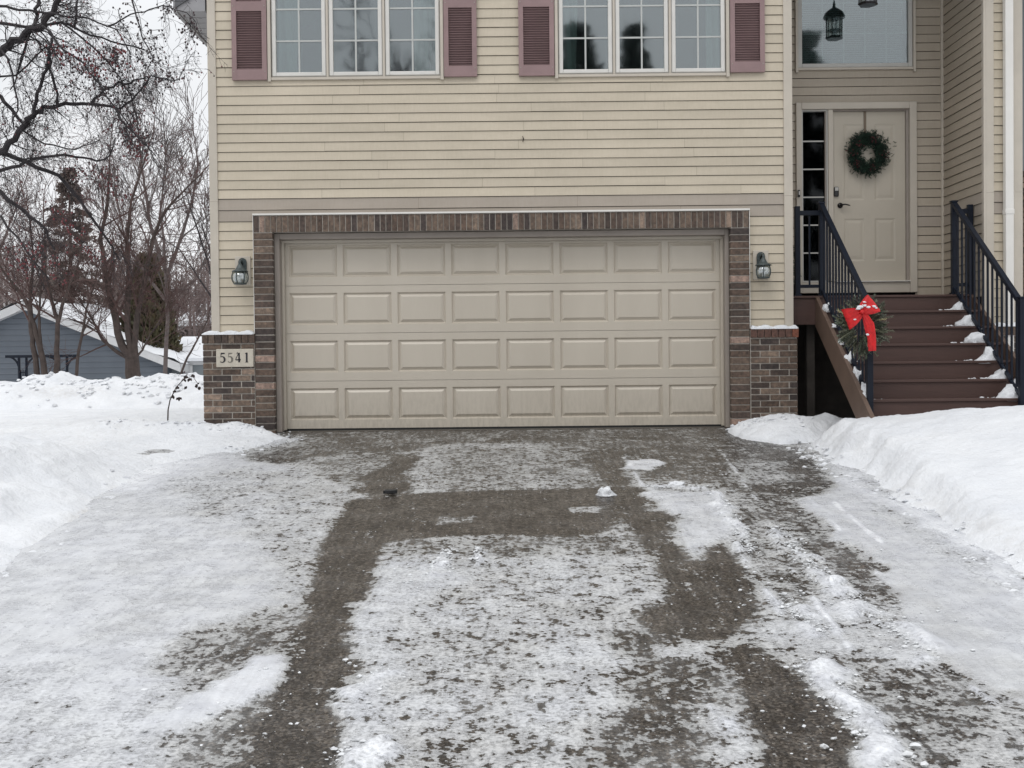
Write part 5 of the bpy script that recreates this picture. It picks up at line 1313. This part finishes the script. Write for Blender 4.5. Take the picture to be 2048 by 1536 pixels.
# ================================================================== NEIGHBOURING BUILDINGS
YN = 28.6
bh = thing('blue_house', 'slate-blue sided house with snow-covered gable roof behind the bare trees', 'house', (-18, YN+3, -1.6))
pk = PY(52, 603, YN); re = PY(345, 720, YN); hw = re.x-pk.x; le = pk.x-hw; zs = re.z; gz = -1.7
dl = Vector((.35, 7.5, 0))
mb = MB(); mb.cur = (1, 1, 1, 1)
wallpts = [(le+.3, YN+.05, gz), (re.x-.3, YN+.05, gz), (re.x-.3, YN+.05, zs-.05), (pk.x, YN+.05, pk.z-.22), (le+.3, YN+.05, zs-.05)]
mb.prism(wallpts, (dl.x, dl.y, 0))
mb.build('wall', M['blue_siding'], bh)
mb = MB(); z = gz
while z < pk.z-.4:      # lap lines of the siding
    t = max(0, (z-zs+.2)/(pk.z-.2-zs)); xa_ = le+.3+(pk.x-le-.3)*t; xb_ = re.x-.3-(re.x-.3-pk.x)*t
    mb.prism([(xa_+.05, YN+.03, z), (xb_-.05, YN+.03, z), (xb_-.05, YN+.048, z+.03), (xa_+.05, YN+.048, z+.03)], (0, .001, .004)); z += .2
mb.build('siding', M['blue_siding'], bh)
rf = MB()
for s_, ex in ((1, re.x), (-1, le)):
    rf.prism([(pk.x+.01*s_, YN-.25, pk.z-.30), (ex+.35*s_, YN-.25, zs-.44), (ex+.35*s_, YN-.25, zs-.14), (pk.x+.01*s_, YN-.25, pk.z)], (dl.x, dl.y+.5, 0))
roof_o = rf.build('roof', M['far_trim'], bh)
rf = MB()
for s_, ex in ((1, re.x), (-1, le)):
    n = 24; rows = []
    for i in range(n+1):
        u = i/n; row = []
        for j in range(17):
            v = j/16; x_ = pk.x+(ex+.37*s_-pk.x)*u+dl.x*v; y_ = YN-.27+(dl.y+.5)*v; z_ = pk.z+.02+(zs-.14-pk.z)*u+.14+.05*math.sin(i*.9+j*.7)+random.uniform(-.02, .02)
            if i in (n,) or j in (0, 16): z_ -= .13
            row.append(rf.vert((x_, y_, z_)))
        rows.append(row)
    for i in range(n):
        for j in range(16): rf.f.append([rows[i][j], rows[i+1][j], rows[i+1][j+1], rows[i][j+1]])
rf.build('roof_snow', M['snow'], bh, smooth=True)
# low grey wing with white corner trim on the right
wg = PY(316, 724, YN+.6)
mb = MB(); mb.box(wg.x, wg.x+3.6, YN+.8, YN+4, gz, wg.z); mb.build('wing', M['blue_grey'], bh)
mb = MB(); mb.box(wg.x-.02, wg.x+.14, YN+.77, YN+.9, gz, wg.z+.02); mb.box(wg.x+.14, wg.x+3.6, YN+.77, YN+.9, wg.z-.12, wg.z+.02); mb.build('wing_trim', M['far_trim'], bh)
c = PY(372, 736, YN+.7); mb = MB(); mb.box(c.x-.1, c.x+.22, YN+.74, YN+.79, c.z-.3, c.z+.1); mb.build('window', M['far_trim'], bh)
mb = MB(); mb.prism([(wg.x-.1, YN+.6, wg.z+.02), (wg.x+3.7, YN+.6, wg.z+.02), (wg.x+3.7, YN+4.2, wg.z+.9), (wg.x-.1, YN+4.2, wg.z+.9)], (0, 0, .12)); mb.build('wing_roof', M['snow'], bh)

fh = thing('far_house', 'distant brown house with thick snow on its gable roof beside the arborvitae', 'house', (-16, 58, -1.6))
YH = 52; a = PY(352, 664, YH); b = PY(392, 616, YH)
mb = MB(); p0 = PY(356, 665, YH+.1); p1 = PY(385, 637, YH+.1); 
mb.prism([(p0.x-.2, YH+.1, -2), (p0.x+9, YH+.1, -2), (p0.x+9, YH+.1, PY(0, 655, YH).z), (p0.x, YH+.1, PY(356, 655, YH).z)], (0, 6, 0)); mb.build('wall', M['brown_house'], fh)
mb = MB(); e0 = PY(346, 660, YH-.3); e1 = PY(372, 620, YH-.3); zz = PY(380, 652, YH-.3).z
mb.prism([(e0.x, YH-.4, zz), (e0.x+11, YH-.4, zz), (e0.x+11, YH+4, e1.z+.5), (e0.x+.9, YH+4, e1.z+.5)], (0, 0, .3)); mb.build('roof_snow', M['snow'], fh)
mb = MB(); mb.prism([(e0.x-.2, YH-.5, zz-.35), (e0.x+.25, YH-.5, zz-.35), (e0.x+1.1, YH+.5, zz+.4), (e0.x+.7, YH+.5, zz+.5)], (0, .2, .1)); mb.build('gable_trim', M['far_trim'], fh)

# black garden arbor
YA = 16.5
ar = thing('garden_arbor', 'black garden arbor with curved brackets in front of the blue house', 'arbor', (PY(82, 760, YA).x, YA, -1.0))
def ap(x_, y_, d=0): return PY(x_, y_, YA+d)
mb = MB()
for xs_ in (38, 53, 118, 134):
    a = ap(xs_, 714); mb = MB(); mb.tube([(a.x, YA, -1.0), a], .035, 6); mb.build('post', M['black_metal'], ar)
mb = MB(); a = ap(12, 712); b = ap(158, 712); mb.box(a.x, b.x, YA-.05, YA+.03, a.z-.05, a.z+.02); mb.build('beam', M['black_metal'], ar)
for (sx, dr) in ((38, -1), (53, 1), (118, -1), (134, 1)):
    mb = MB(); mb.tube([ap(sx+dr*22*(1-math.cos(k/6*math.pi/2)), 740-26*math.sin(k/6*math.pi/2)) for k in range(7)], .028, 5)
    mb.build('bracket', M['black_metal'], ar)
mb = MB()
for off_ in (0, 80):
    mb = MB()
    for xs_ in (42, 46, 50): mb.tube([ap(xs_+off_, 740), ap(xs_+off_, 775)], .014, 4)
    for ys_ in (745, 755): mb.tube([ap(38+off_, ys_), ap(53+off_, ys_)], .014, 4)
    mb.build('lattice', M['black_metal'], ar)

# overhead wires beyond the corner
pwires = [(395, 452), (420, 478), (462, 500), (555, 560)]
for k, y_ in enumerate((452, 468, 486, 562)):
    s = MB(); A = PY(250, y_+6, 40); B = PY(480, y_-2, 40); pts = [A.lerp(B, t/8)-Vector((0, 0, .35*math.sin(math.pi*t/8))) for t in range(9)]; s.tube(pts, .018, 4)
    tag(s.build('power_line', M['bark_grey']), f'{("topmost", "second", "third", "lowest")[k]} overhead wire crossing the sky beside the siding corner', 'wire', 'overhead wires')

# dead weed with curled leaves at the garage corner
wp = thing('dead_weed', 'thin dead stem with curled brown leaves in the snow by the brick base', 'plant', (PY(335, 852, .3).x, .3, -.0))
YW = .3
s = MB(); s.tube([PY(335, 862, YW), PY(336, 820, YW), PY(340, 800, YW), PY(352, 775, YW), PY(368, 758, YW), PY(385, 752, YW), PY(396, 768, YW)], [.009, .008, .007, .006, .005, .004, .003], 5)
s.tube([PY(316, 856, YW), PY(327, 852, YW), PY(336, 851, YW), PY(348, 854, YW)], .005, 4); s.tube([PY(368, 758, YW), PY(374, 748, YW)], .003, 4); s.build('stem', M['leaf_dry'], wp)
s = MB(); rg = random.Random(3)
for (x_, y_) in ((350, 780), (355, 772), (358, 794), (368, 757), (374, 772), (378, 756), (392, 768), (397, 773), (384, 748), (346, 790), (372, 751), (398, 765)):
    c = PY(x_, y_, YW+rg.uniform(-.05, .05))
    for k in range(3):
        d = Vector((rg.gauss(0, .5), rg.gauss(0, .5), -.8)).normalized(); e = d.orthogonal().normalized(); l = rg.uniform(.03, .055)
        s.poly([c, c+d*l*.5+e*l*.35, c+d*l]); s.poly([c, c+d*l, c+d*l*.5-e*l*.3+Vector((0, .012, 0))])
s.build('leaf', M['leaf_dry'], wp)
